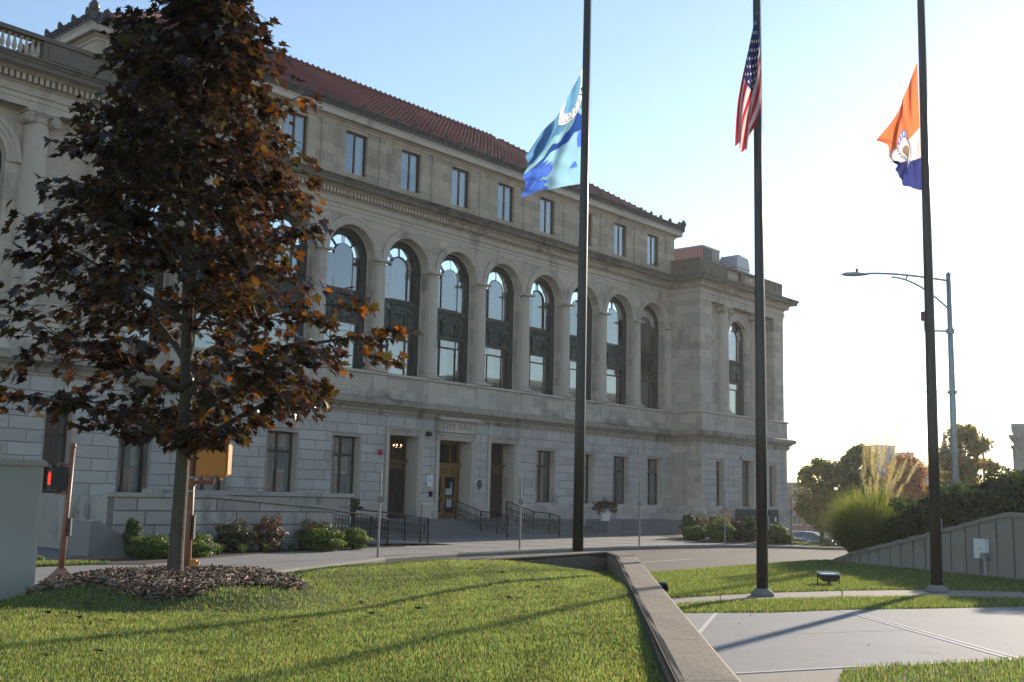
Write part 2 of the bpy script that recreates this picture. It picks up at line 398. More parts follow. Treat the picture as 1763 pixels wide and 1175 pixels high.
frames = [(CX[4]-1.2, CX[4]+1.2, 1, 4.72), (CX[5]-1.42, CX[5]+1.42, 1, 5.3), (CX[6]-1.2, CX[6]+1.2, 1, 4.72)]
lay(XL+.17, XR-.17, YG, [(a-.03, b+.03, c, d) for a, b, c, d in gw]+frames, off=BX)
lay(14.2, XL+.17, WYG, wing_holes(WC[0]), off=WC[0]); lay(XR-.2, WRR, WYG, wing_holes(WC[1]), off=WC[1])
blocks.sort(key=lambda t: t[0]**2+t[1]**2)
for i, (x, y, z, w, h, ax) in enumerate(blocks):
    if i < 300: put('stone_block', block_mesh(w, h), gfw, (x, y+random.uniform(-.003, .003), z))
    else: rest.append((x, y, z, w, h))
if rest:
    mb = MB()
    for x, y, z, w, h in rest:
        me = block_mesh(w, h); mb.add([(p.co.x+x, p.co.y+y, p.co.z+z) for p in me.vertices], [tuple(f.vertices) for f in me.polygons])
    stuff(mb.obj('far_stone_blocks', MAT['block'], gfw))
mb = MB(); mb.add([(XR-.2,YG,GZ),(XR-.2,WYG,GZ),(XR-.2,WYG,5.3),(XR-.2,YG,5.3)], [(0,1,2,3)]); mb.obj('wing_return_wall', MAT['stone'], hall)
# base course
mb = MB()
prof = [(.10, -1.6), (.10, 1.22), (.05, 1.30), (.0, 1.352), (-.05, 1.352)]
def plan_cut(path): return path
P = plan(YG, WYG)
mb.sweep(P[:4]+[(doors[0][0]-.26, YG)], prof); mb.sweep([(doors[0][1]+.26, YG), (doors[1][0]-.27, YG)], prof)
mb.sweep([(doors[1][1]+.27, YG), (doors[2][0]-.26, YG)], prof); mb.sweep([(doors[2][1]+.26, YG)]+P[4:], prof)
mb.obj('base_course', MAT['stone'], hall)
# string course over the ground floor
mb = MB(); P = plan(YG, WYG)
mb.sweep(P, [(-.06,5.24),(.04,5.25),(.04,5.36),(.09,5.38),(.10,5.44),(.06,5.46),(.08,5.52),(.20,5.60),(.27,5.68),(.38,5.70),(.39,5.93),(.33,5.97),(.1,6.03),(-.3,6.05)])
mb.obj('string_course', MAT['string'], hall)
mb = MB(); mb.sweep(P, [(.394,5.71),(.394,5.935),(.33,5.975)]); mb.obj('string_course_edge', MAT['string'], hall)
# pedestal course below the columns
YP, WYP = 37.78, 35.62
P = plan(YP, WYP); mb = MB()
mb.sweep(P, [(.03,6.0),(.03,6.12),(0,6.15),(0,7.06),(-.1,7.06)]); mb.obj('pedestal_course', MAT['stone'], hall)
mb = MB(); mb.sweep(P, [(-.05,7.05),(.03,7.06),(.10,7.10),(.10,7.18),(.07,7.21),(-.45,7.22),(-.75,7.22)]); mb.obj('coping', MAT['stone_plain'], hall)
pm = MB(); pm.box(-.38,.38,-.045,.02,6.13,7.05); pm.box(-.41,.41,-.07,.02,6.03,6.13); pm = pm.mesh('pedestal', MAT['stone_plain'])
for k in range(12): put('pedestal', pm, hall, (BX+BAY*(k-5.5), YP, 0))
for c in WC:
    for dx in (-2.1, 2.1): put('pedestal', pm, hall, (c+dx, WYP, 0), scale=(1.25,1,1))
    for dx in (-4.8, 4.8): put('pedestal', pm, hall, (c+dx, WYP, 0), scale=(1.75,1,1))
# arcade wall with arched openings
A, ZB, ZS = 1.37, 7.22, 12.45
def arch_bay(mb, cx, y, x0, x1, zt, a, zs, depth, zb=ZB, nseg=24, pier_y=None):
    py = y if pier_y is None else pier_y
    for s0, s1 in ((x0, cx-a), (cx+a, x1)): mb.add([(s0,py,zb),(s1,py,zb),(s1,py,zs),(s0,py,zs)], [(0,1,2,3)])
    if py != y: mb.add([(x0,y,zs),(cx-a,y,zs),(cx-a,py,zs),(x0,py,zs)], [(3,2,1,0)]); mb.add([(cx+a,y,zs),(x1,y,zs),(x1,py,zs),(cx+a,py,zs)], [(3,2,1,0)])
    arc = [(cx-a*math.cos(math.pi*i/nseg), zs+a*math.sin(math.pi*i/nseg)) for i in range(nseg+1)]
    out = []
    for i in range(nseg+1):
        th = math.pi*i/nseg; dx, dz = -math.cos(th), math.sin(th)
        t = min((x1-cx)/abs(dx) if abs(dx) > 1e-6 else 1e9, (zt-zs)/dz if dz > 1e-6 else 1e9); out.append((cx+dx*t, zs+dz*t))
    for i in range(nseg):
        mb.add([(arc[i][0],y,arc[i][1]),(arc[i+1][0],y,arc[i+1][1]),(out[i+1][0],y,out[i+1][1]),(out[i][0],y,out[i][1])], [(0,1,2,3)])
        o0, o1 = out[i], out[i+1]
        if abs(o0[0]-o1[0]) > 1e-4 and abs(o0[1]-o1[1]) > 1e-4:
            cxn = x0 if o0[0] < cx else x1
            mb.add([(o0[0],y,o0[1]),(o1[0],y,o1[1]),(cxn,y,zt)], [(0,1,2)])
        mb.add([(arc[i][0],y,arc[i][1]),(arc[i][0],y+depth,arc[i][1]),(arc[i+1][0],y+depth,arc[i+1][1]),(arc[i+1][0],y,arc[i+1][1])], [(0,1,2,3)])
    for sgn in (-1, 1):
        x = cx+sgn*a; mb.add([(x,py,zb),(x,y+depth,zb),(x,y+depth,zs),(x,py,zs)], [(0,1,2,3) if sgn < 0 else (3,2,1,0)])
mb = MB()
for c in CX: arch_bay(mb, c, YF, c-BAY/2, c+BAY/2, 14.25, A, ZS, .62, pier_y=YF+.10)
for x0, x1 in ((XL-.1, CX[0]-BAY/2), (CX[-1]+BAY/2, XR+.1)): mb.add([(x0,YF,ZB),(x1,YF,ZB),(x1,YF,14.25),(x0,YF,14.25)], [(0,1,2,3)])
mb.obj('arcade_wall', MAT['stone'], hall)
av = MB()
prof = [(1.37,.02),(1.37,-.05),(1.46,-.05),(1.46,-.08),(1.60,-.08),(1.62,-.12),(1.725,-.12),(1.735,.01)]
def ring(mb, prof, zs, n=28, cx=0, lo=0, hi=math.pi, mi=0):
    b = len(mb.v); k = len(prof)
    for i in range(n+1):
        th = lo+(hi-lo)*i/n
        for r, y in prof: mb.v.append((cx-r*math.cos(th), y, zs+r*math.sin(th)))
    for i in range(n):
        for j in range(k-1): mb.f.append([b+i*k+j, b+i*k+j+1, b+(i+1)*k+j+1, b+(i+1)*k+j]); mb.mi.append(mi)
ring(av, prof, 0); av = av.mesh('archivolt', MAT['stone_plain'])
for c in CX: put('archivolt', av, hall, (c, YF, ZS))
# columns of the arcade
def column_meshes(r, zb, zt, caph, tag_):
    b = MB(); b.box(-r*1.38, r*1.38, -r*1.38, r*1.38, zb, zb+.09); b.lathe([(r*1.34,zb+.09),(r*1.38,zb+.14),(r*1.3,zb+.19),(r*1.12,zb+.21),(r*1.1,zb+.24),(r*1.18,zb+.27),(r*1.1,zb+.31),(r,zb+.33)], 20, cap=False)
    s = MB(); h = zt-caph-zb-.33; s.lathe([(r*(1-.13*(t**1.6)), zb+.33+h*t) for t in [i/8 for i in range(9)]], 20, cap=False)
    return b.mesh(tag_+'_base', MAT['stone_plain'], False), s.mesh(tag_+'_shaft', MAT['stone_plain'], True)
bm_, sm_ = column_meshes(.32, ZB, ZS, .26, 'column')
cm_ = MB(); r = .28; cm_.lathe([(r,12.19),(r*1.12,12.2),(r*1.12,12.23),(r*1.02,12.24),(r*1.02,12.29),(r*1.25,12.33),(r*1.32,12.36)], 20, cap=False); cm_.box(-.43,.43,-.40,.32,12.36,12.45); cm_ = cm_.mesh('capital', MAT['stone_plain'])
for k in range(12):
    x = BX+BAY*(k-5.5); s = put('column', sm_, hall, (x, YF+.06, 0)); put('column_base', bm_, s); put('capital', cm_, s)
# arched windows
def usweep(mb, prof, a, zb, zs, n=20, mi=0):
    def pts(i): 
        r = a-i
        return [(-r, zb)]+[(-r*math.cos(math.pi*t/n), zs+r*math.sin(math.pi*t/n)) for t in range(n+1)]+[(r, zb)]
    rows = [[(x, y, z) for x, z in pts(i)] for i, y in prof]; b = len(mb.v); m = len(rows[0])
    for rw in rows: mb.v += rw
    for j in range(len(rows)-1):
        for i in range(m-1): mb.f.append([b+j*m+i, b+(j+1)*m+i, b+(j+1)*m+i+1, b+j*m+i+1]); mb.mi.append(mi)
def arched_window_meshes(a, zb, z1, z2, zs, tr, ins=.37):
    """bronze frame, panes, spandrel for an arched opening of half width a: lower light zb..z1, panel z1..z2, upper light z2..arch"""
    D = {}; ai = a-ins; mu = .48*ai/.96*1.12
    f = MB(); usweep(f, [(-.02,.43),(.19*ins,.44)], a, zb, zs, mi=3); usweep(f, [(.19*ins,.44),(.27*ins,.49),(.54*ins,.50),(.62*ins,.54),(ins,.55),(ins,.70)], a, zb, zs, mi=0)
    b = .03
    for x in (-mu, mu):
        f.box(x-b, x+b, .58, .64, zb, z1, 1); f.box(x-b, x+b, .58, .64, z2, zs, 1)
    f.box(-ai, ai, .57, .65, zb, zb+.08, 1); f.box(-ai, ai, .57, .65, z1-.07, z1, 2); f.box(-ai, ai, .575, .645, tr-.04, tr+.04, 2); f.box(-ai, ai, .57, .65, z2, z2+.07, 2)
    ring(f, [(mu-.03,.58),(mu+.03,.58),(mu+.03,.64),(mu-.03,.64),(mu-.03,.58)], zs, 16, mi=1)
    for th in (0, 45, 90, 135, 180):
        t = R(th); d = Vector((-math.cos(t), 0, math.sin(t))); f.tube([Vector((0,.61,zs))+d*mu, Vector((0,.61,zs))+d*ai], .028, 4, 1)
    D['frame'] = f.mesh('arched_window', [MAT['blackbronze'], MAT['mullion'], MAT['redbronze'], MAT['stone_plain']])
    P = []
    def pane(poly): P.append(MB().add([(x,.61,z) for x, z in poly], [tuple(range(len(poly)))]).mesh('pane', MAT['glass']))
    for x0, x1 in ((-ai,-mu),(-mu,mu),(mu,ai)):
        pane([(x0,zb),(x1,zb),(x1,tr),(x0,tr)]); pane([(x0,tr),(x1,tr),(x1,z1),(x0,z1)])
    pane([(-ai,z2),(-mu,z2),(-mu,zs),(-ai,zs)]); pane([(mu,z2),(ai,z2),(ai,zs),(mu,zs)])
    pane([(-mu,z2),(mu,z2)]+[(mu*math.cos(math.pi*i/12), zs+mu*math.sin(math.pi*i/12)) for i in range(13)])
    for q in range(4):
        ts = [math.pi*(q+i/5)/4 for i in range(6)]
        pane([(mu*math.cos(t), zs+mu*math.sin(t)) for t in ts]+[(ai*math.cos(t), zs+ai*math.sin(t)) for t in ts[::-1]])
    D['panes'] = P
    s = MB(); w = a-.02; h = z2-z1; s.box(-w, w, .60, .74, z1, z2)
    s.box(-w, w, .54, .60, z1+.02, z1+.14); s.box(-w, w, .52, .60, z2-.22, z2-.1); s.box(-w, w, .56, .60, z2-.34, z2-.27); s.box(-w, w, .50, .60, z2-.1, z2-.0)
    zc = z1+.62*h; s.prism_y([(-.58,zc-.10),(.58,zc-.10),(.58,zc-.03),(0,zc+.25),(-.58,zc-.03)], .46, .6); s.prism_y([(-.44,zc-.03),(.44,zc-.03),(0,zc+.17)], .445, .47)
    s.box(-.50, -.40, .5, .6, z1+.14, zc-.10); s.box(.40, .50, .5, .6, z1+.14, zc-.10); s.box(-.33, .33, .55, .6, z1+.2, zc-.16)
    for x in (-.86, .86): s.box(x-.2*w/1.28, x+.2*w/1.28, .56, .6, z1+.22, z2-.42); s.box(x-.12, x+.12, .53, .6, z1+.3, z2-.5)
    for i in range(15):
        x = -w+.09+i*(2*w-.18)/14; s.box(x-.03, x+.03, .49, .53, z2-.2, z2-.12)
    D['spandrel'] = s.mesh('spandrel_panel', MAT['verdigris'])
    return D
def blind_mesh(x0, x1, z0, z1, y, m, pitch=.11, amp=.028):
    n = int((x1-x0)/pitch*2); mb = MB()
    for i in range(n+1):
        x = x0+(x1-x0)*i/n; yy = y+(amp if i % 2 else -amp); mb.v += [(x,yy,z0),(x,yy,z1)]
    for i in range(n): mb.f.append([2*i, 2*i+2, 2*i+3, 2*i+1]); mb.mi.append(0)
    return mb.mesh('blind', m)
AW = arched_window_meshes(A, 7.22, 9.42, 10.87, ZS, 8.98)
BL = {m: (blind_mesh(-.97, .97, 7.22, 9.42, .78, MAT[m]), blind_mesh(-.97, .97, 10.87, 13.44, .78, MAT[m])) for m in ('blind', 'blindgrey')}
BLC = (blind_mesh(-.97, .2, 7.22, 9.42, .78, MAT['blind']), blind_mesh(-.55, .55, 10.87, 13.4, .78, MAT['blind']))
def add_arched(AWm, x, y, lo, hi, sc=None):
    w = put('arched_window', AWm['frame'], hall, (x, y, 0), scale=sc); put('spandrel_panel', AWm['spandrel'], w)
    for p in AWm['panes']: put('pane', p, w, rot=(random.uniform(-.006,.006), 0, random.uniform(-.012,.012)))
    if lo is not None: put('blind', lo, w)
    if hi is not None: put('blind', hi, w)
for i, c in enumerate(CX):
    lo = [BL['blind'][0], BL['blind'][0], BLC[0], BL['blind'][0], BL['blind'][0], BLC[0], BLC[0], BL['blind'][0], BL['blind'][0], BL['blind'][0], BL['blindgrey'][0]][i]
    hi = [BL['blind'][1], None, BL['blind'][1], None, BL['blind'][1], BL['blind'][1], BL['blind'][1], BLC[1], None, BL['blind'][1], BL['blindgrey'][1]][i]
    add_arched(AW, c, YF, lo, hi)
# wings, upper part: corner piers, recessed bay, engaged columns, arched window
AWW = arched_window_meshes(1.2, 7.22, 9.42, 10.87, 12.35, 8.98, .2)
BW = (blind_mesh(-.86, .86, 7.22, 9.42, .78, MAT['blind']), blind_mesh(-.86, .86, 10.87, 13.2, .78, MAT['blind']))
bw_, sw_ = column_meshes(.47, ZB, 14.2, .42, 'wing_column')
ic = MB(); r = .41; ic.lathe([(r,13.78),(r*1.1,13.8),(r*1.1,13.84),(r,13.86),(r*1.05,13.98),(r*1.2,14.05)], 20, cap=False); ic.box(-.56,.56,-.52,.52,14.10,14.2); ic.box(-.50,.50,-.46,.46,14.04,14.10)
for sx_ in (-1, 1):
    ic.tube([(sx_*.47,-.50,13.9),(sx_*.47,.4,13.9)], .17, 14)
    for rr in (.13, .085, .045): ring(ic, [(rr-.015,-.535),(rr+.015,-.535),(rr+.015,-.49)], 13.9, 16, cx=sx_*.47, lo=0, hi=2*math.pi)
ic = ic.mesh('capital', MAT['stone_plain'])
avw = MB(); ring(avw, [(1.2,.02),(1.2,-.05),(1.34,-.05),(1.36,-.09),(1.5,-.09),(1.53,-.14),(1.68,-.14),(1.70,.01)], 0); avw = avw.mesh('archivolt', MAT['stone_plain'])
mb = MB(); RY = WY+.48
for c, x0, x1 in ((WC[0], WL, XL), (WC[1], XR, WRR)):
    mb = MB()
    for a, b in ((x0, c-4.1), (c+4.1, x1)): mb.add([(a,WY,7.1),(b,WY,7.1),(b,WY,14.25),(a,WY,14.25)], [(0,1,2,3)])
    for x, o in ((c-4.1, 1), (c+4.1, -1)): mb.add([(x,WY,7.1),(x,RY,7.1),(x,RY,14.25),(x,WY,14.25)], [(3,2,1,0) if o > 0 else (0,1,2,3)])
    arch_bay(mb, c, RY, c-4.1, c+4.1, 14.25, 1.2, 12.35, .62, zb=7.1)
    mb.box(c-4.1, c-1.75, RY-.06, RY, 11.75, 11.95); mb.box(c+1.75, c+4.1, RY-.06, RY, 11.75, 11.95)
    mb.box(c-4.1, c+4.1, WY+.02, RY+.02, 14.2, 14.26)
    mb.obj('wing_wall', MAT['stone'], hall)
mb = MB(); mb.add([(XR,YF+.1,7.1),(XR,WY,7.1),(XR,WY,14.25),(XR,YF+.1,14.25)], [(0,1,2,3)]); mb.obj('wing_side_wall', MAT['stone'], hall); mb = MB(); mb.add([(XL,YF+.1,7.1),(XL,WY,7.1),(XL,WY,14.25),(XL,YF+.1,14.25)], [(3,2,1,0)])
mb.obj('wing_side_wall', MAT['stone'], hall); mb = MB(); mb.add([(WRR,WY,7.1),(WRR,50,7.1),(WRR,50,14.25),(WRR,WY,14.25)], [(0,1,2,3)]); mb.obj('wing_side_wall', MAT['stone'], hall); mb = MB(); mb.add([(WL,WY,GZ),(WL,50,GZ),(WL,50,14.25),(WL,WY,14.25)], [(3,2,1,0)])
mb.obj('wing_side_wall', MAT['stone'], hall)
for c in WC:
    for dx in (-2.1, 2.1):
        s = put('column', sw_, hall, (c+dx, RY-.05, 0)); put('column_base', bw_, s); put('capital', ic, s)
    put('archivolt', avw, hall, (c, RY, 12.35)); add_arched(AWW, c, RY-.22, BW[0], BW[1])
# entablature
P = plan(YF, WY); mb = MB()
mb.sweep(P, [(-.1,14.2),(.03,14.2),(.03,14.42),(.06,14.43),(.06,14.58),(.12,14.62),(.13,14.67),(.05,14.68),(.05,14.88),(.1,14.92),(.14,14.95),(.14,15.22)]); mb.obj('entablature', MAT['stone_plain'], hall)
mb = MB(); mb.sweep(P, [(.14,15.20),(.36,15.21),(.40,15.27),(.42,15.31),(.70,15.32)]); mb.obj('cornice_soffit', MAT['attic'], hall)
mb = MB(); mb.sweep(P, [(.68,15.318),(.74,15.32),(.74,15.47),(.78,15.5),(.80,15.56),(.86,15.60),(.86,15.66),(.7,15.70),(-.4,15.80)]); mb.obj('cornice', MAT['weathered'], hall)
mb = MB()
def dent(x0, x1, y, axis=0, sgn=-1):
    n = int(abs(x1-x0)/.2)
    for i in range(n):
        t = x0+(i+.5)*(x1-x0)/n
        if axis == 0: mb.box(t-.06, t+.06, y-.34, y-.13, 14.98, 15.2)
        elif sgn < 0: mb.box(y-.34, y-.13, t-.06, t+.06, 14.98, 15.2)
        else: mb.box(y+.13, y+.34, t-.06, t+.06, 14.98, 15.2)
dent(XL+.4, XR-.4, YF); dent(12, XL+.3, WY); dent(XR-.3, WRR+.3, WY); dent(WY-.1, YF-.4, XR, 1, -1); 
stuff(mb.obj('dentils', MAT['stone_plain'], hall))
# attic storey
mb = MB(); ZA, ZE = 15.75, 18.42; AX0, AX1 = BX-19.9, BX+19.9
aw = [(c-.66, c+.66, 16.19, 18.15) for c in CX]
holed(mb, AX0, AX1, ZA, ZE, YF, aw, .3)
for x, o in ((AX0, 1), (AX1, 0)): mb.add([(x,YF,ZA),(x,54,ZA),(x,54,ZE),(x,YF,ZE)], [(0,1,2,3) if not o else (3,2,1,0)])
mb.obj('attic_wall', MAT['attic'], hall)
pl = MB(); pl.box(-.36,.36,-.07,.02,15.78,18.36); pl.box(-.24,.24,-.085,-.07,16.1,18.16); pl.box(-.4,.4,-.1,.02,15.72,15.98); pl = pl.mesh('pilaster', MAT['attic'])
for k in range(12): put('pilaster', pl, hall, (BX+BAY*(k-5.5), YF, 0))
wf = MB()
for x0, x1, z0, z1 in ((-.66,-.60,16.19,18.15),(.60,.66,16.19,18.15),(-.66,.66,16.19,16.25),(-.66,.66,18.08,18.15),(-.04,.04,16.19,18.15)): wf.box(x0, x1, .14, .22, z0, z1)
wf = wf.mesh('attic_window', MAT['redbronze']); sl = MB(); sl.box(-.72,.72,-.03,.14,16.09,16.185); sl = sl.mesh('sill', MAT['attic'])
wp = [MB().add([(a,.18,16.24),(b,.18,16.24),(b,.18,18.09),(a,.18,18.09)], [(0,1,2,3)]).mesh('pane', MAT['glass']) for a, b in ((-.61,-.03),(.03,.61))]
bl1 = blind_mesh(-.62, .62, 16.2, 18.1, .42, MAT['blind'], .1, .02); bl2 = blind_mesh(.1, .62, 16.2, 18.1, .42, MAT['blind'], .1, .02); bl3 = blind_mesh(-.62, .62, 17.3, 18.1, .42, MAT['blind'], .1, .02)
for i, c in enumerate(CX):
    w = put('attic_window', wf, hall, (c, YF, 0)); put('sill', sl, w)
    for p in wp: put('pane', p, w, rot=(0, 0, random.uniform(-.01,.01)))
    put('blind', [bl2, bl3, bl1, bl2, bl3, bl1, bl3, bl1, bl1, bl1, bl1][i], w)
# eaves, cresting and roof
ring_path = [(AX0, 54), (AX0, YF), (AX1, YF), (AX1, 54)]
mb = MB(); mb.sweep(ring_path, [(-.05,18.30),(.04,18.32),(.06,18.40),(.14,18.45),(.18,18.50),(.36,18.51),(.38,18.53),(.38,18.74),(.42,18.78),(.44,18.83),(.2,18.90)]); mb.obj('eaves_cornice', MAT['stone_plain'], hall)
cu = MB(); cu.box(-.53,.53,-.03,.01,.0,.06); cu.box(-.53,.53,-.02,.0,.06,.36); cu.box(-.53,.53,-.035,.01,.33,.37)
def spiral(cx, cz, r_, s, ph): return [(cx+s*(r_*(1-t/18))*math.cos(ph+t*.62), -.045, cz+(r_*(1-t/18))*math.sin(ph+t*.62)) for t in range(15)]
for s in (-1, 1):
    cu.tube(spiral(s*.18, .19, .14, s, 0), .024, 5); cu.tube(spiral(s*.42, .2, .12, -s, .5), .02, 5)
    cu.lathe([(.0,.03),(.05,.0),(.05,-.02)], 6, (s*.30, -.05, .34))
cu = cu.mesh('cresting_panel', MAT['cresting'])
af = MB(); af.prism_y([(-.12,.3),(.12,.3),(.16,.40),(.11,.50),(.0,.56),(-.11,.50),(-.16,.40)], -.07, -.0); af.tube([(-.07,-.08,.4),(0,-.1,.54),(.07,-.08,.4)], .025, 5); af.lathe([(.05,-.03),(.06,.0),(.03,.05)], 8, (0,-.06,.53)); af = af.mesh('antefix', MAT['cresting'])
n = 38; L_ = (AX1-AX0+.86)/n
for i in range(n):
    x = AX0-.43+(i+.5)*L_; c_ = put('cresting_panel', cu, hall, (x, YF-.40, 18.86), scale=(L_/1.06,1,1.0)); put('antefix', af, c_)
for sgn, x in ((-1, AX0-.40), (1, AX1+.40)):
    for j in range(12):
        c_ = put('cresting_panel', cu, hall, (x, YF-.2+(j+.2)*1.06, 18.86), rot=(0,0,-math.pi/2 if sgn < 0 else math.pi/2)); put('antefix', af, c_)
ac = MB(); ac.lathe([(.1,0),(.12,.3),(.2,.42),(.2,.55),(.12,.68),(.03,.78)], 10); ac = ac.mesh('corner_antefix', MAT['cresting'])
for x in (AX0-.42, AX1+.42): put('corner_antefix', ac, hall, (x, YF-.42, 18.86))
# tiled roof, hipped: front slope with real rolls and courses
E0, RZ, RYY = (YF-.32, 18.92), 24.45, 46.2
RUN = RYY-E0[0]; SL = (RZ-E0[1])/RUN
def slope(x0, x1, tile=.30, rows=31):
    """front slope in (x, t) with t 0..1 up the slope, trimmed at both hips"""
    nx = int((x1-x0)/tile)*6; xs = np.linspace(x0, x1, nx+1); ph = (xs-x0)/tile
    hgt = .075*np.maximum(0, np.cos(2*math.pi*ph)) + .01
    ts = []; st = []
    for r_ in range(rows): ts += [r_/rows, (r_+.98)/rows]; st += [.035, .0]
    ts = np.array(ts); st = np.array(st)
    V = np.zeros((len(ts), nx+1, 3))
    for j, t in enumerate(ts):
        inset = t*RUN; V[j,:,0] = np.clip(xs, x0+inset, x1-inset); V[j,:,1] = t*RUN; V[j,:,2] = t*RUN*SL + hgt + st[j]
    idx = np.arange(len(ts)*(nx+1)).reshape(len(ts), nx+1)
    F = np.stack([idx[:-1,:-1], idx[:-1,1:], idx[1:,1:], idx[1:,:-1]], -1).reshape(-1, 4)
    Vf = V.reshape(-1, 3); w = np.abs(Vf[F[:,0],0]-Vf[F[:,1],0])+np.abs(Vf[F[:,3],0]-Vf[F[:,2],0]); F = F[w > 1e-4]
    return Vf, F
x0, x1 = AX0-.34, AX1+.34
V, F = slope(x0, x1); V = V+np.array([0, E0[0], E0[1]])
put('roof', np_mesh('roof', V, F, MAT['tile'], True), hall)
mb = MB(); yb = RYY+RUN
for xa, s in ((x0, 1), (x1, -1)): mb.add([(xa,E0[0],E0[1]),(xa,yb,E0[1]),(xa+s*RUN,RYY,RZ)], [(0,1,2) if s < 0 else (0,2,1)])
mb.add([(x0,yb,E0[1]),(x1,yb,E0[1]),(x1-RUN,RYY,RZ),(x0+RUN,RYY,RZ)], [(0,1,2,3)]); mb.obj('rear_roof', MAT['tile'], hall)
mb = MB()
def caps(a, b, step=.38):
    a, b = Vector(a), Vector(b); d = b-a; n = int(d.length/step); u = d.normalized()
    for i in range(n):
        p = a+u*(i*step); mb.tube([p, p+u*(step*1.05)], [.15, .115], 8)
        mb.lathe([(.05,0),(.07,.05),(.03,.1)], 6, tuple(p+Vector((0,0,.12))))
caps((x0+.2, E0[0]+.2, E0[1]+.14), (x0+RUN, RYY, RZ+.05)); caps((x1-.2, E0[0]+.2, E0[1]+.14), (x1-RUN, RYY, RZ+.05)); caps((x0+RUN, RYY, RZ+.06), (x1-RUN, RYY, RZ+.06))
stuff(mb.obj('ridge_tiles', MAT['tile'], hall))
# wing parapets with balusters
bal = MB(); bal.box(-.065,.065,-.065,.065,0,.06); bal.lathe([(.05,.06),(.06,.09),(.04,.13),(.075,.22),(.085,.28),(.06,.4),(.038,.52),(.038,.56),(.06,.585),(.045,.61)], 12, cap=False); bal.box(-.065,.065,-.065,.065,.61,.66); bal = bal.mesh('baluster', MAT['stone_plain'])
for wi, (c, x0, x1) in enumerate(((WC[0], WL, XL), (WC[1], XR, WRR))):
    mb = MB(); y0, y1 = WY+.05, WY+.40
    mb.box(x0+.05, x1-.05, y0-.02, y1+.02, 15.72, 15.98)
    for a, b in ((x0+.05, c-1.95), (c-.26, c+.26), (c+1.95, x1-.05)): mb.box(a, b, y0, y1, 15.98, 16.66)
    for a, b in ((x0+1.5, c-2.15), (c+2.15, x1-1.5)): mb.box(a, b, y0-.03, y0, 16.05, 16.6)
    for a in (x0+.05, x1-1.05): mb.box(a, a+1.0, y0-.05, y0, 15.98, 16.66)
    s = x0 if wi else x1
    for xx in ((x0+.05, x0+.4) if wi else (x1-.4, x1-.05),): mb.box(xx[0], xx[1], y1, 54 if False else 41.5, 15.72, 16.66)
    mb.box(x1-.4 if wi else x0+.05, x1-.05 if wi else x0+.4, y1, 52, 15.72, 16.66)
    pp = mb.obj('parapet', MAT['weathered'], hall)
    mb = MB(); mb.box(x0, x1, y0-.07, y1+.07, 16.66, 16.74); mb.box(x0+.02, x1-.02, y0-.03, y1+.03, 16.74, 16.83)
    xa, xb = (x0, x0+.45) if wi else (x1-.45, x1); mb.box(xa, xb, y1+.07, 41.5, 16.66, 16.82)
    mb.obj('parapet_coping', MAT['weathered'], pp)
    for s_ in (-1, 1):
        for i in range(8): put('baluster', bal, pp, (c+s_*(.42+i*.2035), (y0+y1)/2, 15.99))
    mb = MB(); mb.box(x0+.1, x1-.1, WY+.3, 53, 15.4, 15.72); mb.obj('wing_roof', MAT['asphalt'], hall)
# rooms behind the glass, and the hidden rear of the block
mb = MB(); mb.box(XL-1, XR+1, YF+3.0, 53, 0, 18.3); mb.box(WL+.6, XL-.6, WY+3.0, 52, 0, 15.3); mb.box(XR+.6, WRR-.6, WY+3.0, 52, 0, 15.3); mb.obj('rooms', MAT['interior'], hall)
mb = MB()
for z in (.3, 5.6, 10.2, 15.3): mb.box(XL+.6, XR-.6, YF+.75, YF+3.1, z, z+.25); mb.box(XR+.6, WRR-.6, RY+.75, WY+3.1, z, z+.25); mb.box(WL+.6, XL-.6, RY+.75, WY+3.1, z, z+.25)
mb.obj('floors', MAT['interior'], hall)
# ground floor windows
def gwin(w, z0, z1, split=True):
    f = MB(); h = w/2; zt = z0+(z1-z0)*.70; b = .045
    for a, b_, c, d in ((-h,-h+.09,z0,z1),(h-.09,h,z0,z1),(-h,h,z0,z0+.09),(-h,h,z1-.08,z1),(-h,h,zt-.055,zt+.055)): f.box(a, b_, .38, .48, c, d)
    P = []; xs = [(-h+.08, h-.08)]
    if split: f.box(-.045, .045, .385, .475, z0, z1); xs = [(-h+.08,-.04),(.04,h-.08)]
    for a, c in xs:
        for d, e in ((z0+.08, zt-.05), (zt+.05, z1-.07)): P.append(MB().add([(a,.43,d),(c,.43,d),(c,.43,e),(a,.43,e)], [(0,1,2,3)]).mesh('pane', MAT['glass']))
    return f.mesh('casement_window', MAT['casement']), P
g1 = gwin(1.64, 1.42, 4.18); g2 = gwin(1.02, 1.42, 4.18, False); g3 = gwin(1.56, 1.42, 4.37)
def blg(w, z1, m): return blind_mesh(-w/2+.05, w/2-.05, 1.42, z1, .52, MAT[m], .12, .03)
gb = {k: blg(1.64, 4.2, k) for k in ('blind', 'blindmid')}; gb2 = blg(1.02, 4.2, 'blindgrey'); gb3 = blg(1.56, 4.4, 'blind')
def add_g(gm, x, y, b):
    w = put('casement_window', gm[0], hall, (x, y, 0))
    for p in gm[1]: put('pane', p, w, rot=(0, 0, random.uniform(-.006,.006)))
    put('blind', b, w)
for i, c in enumerate(CX):
    if abs(i-5) > 1: add_g(g1, c, YG, gb['blindmid' if i in (7, 9) else 'blind'])
for c in WC:
    add_g(g2, c-3.43, WYG, gb2); add_g(g3, c, WYG, gb3); add_g(g2, c+3.43, WYG, gb2)
    fr = MB()
    for a, b, z0, z1 in ((c-.98,c-.78,1.35,4.6),(c+.78,c+.98,1.35,4.6),(c-.98,c+.98,4.4,4.6)): fr.box(a, b, WYG-.03, WYG+.05, z0, z1)
    fr.obj('window_surround', MAT['stone_plain'], hall)
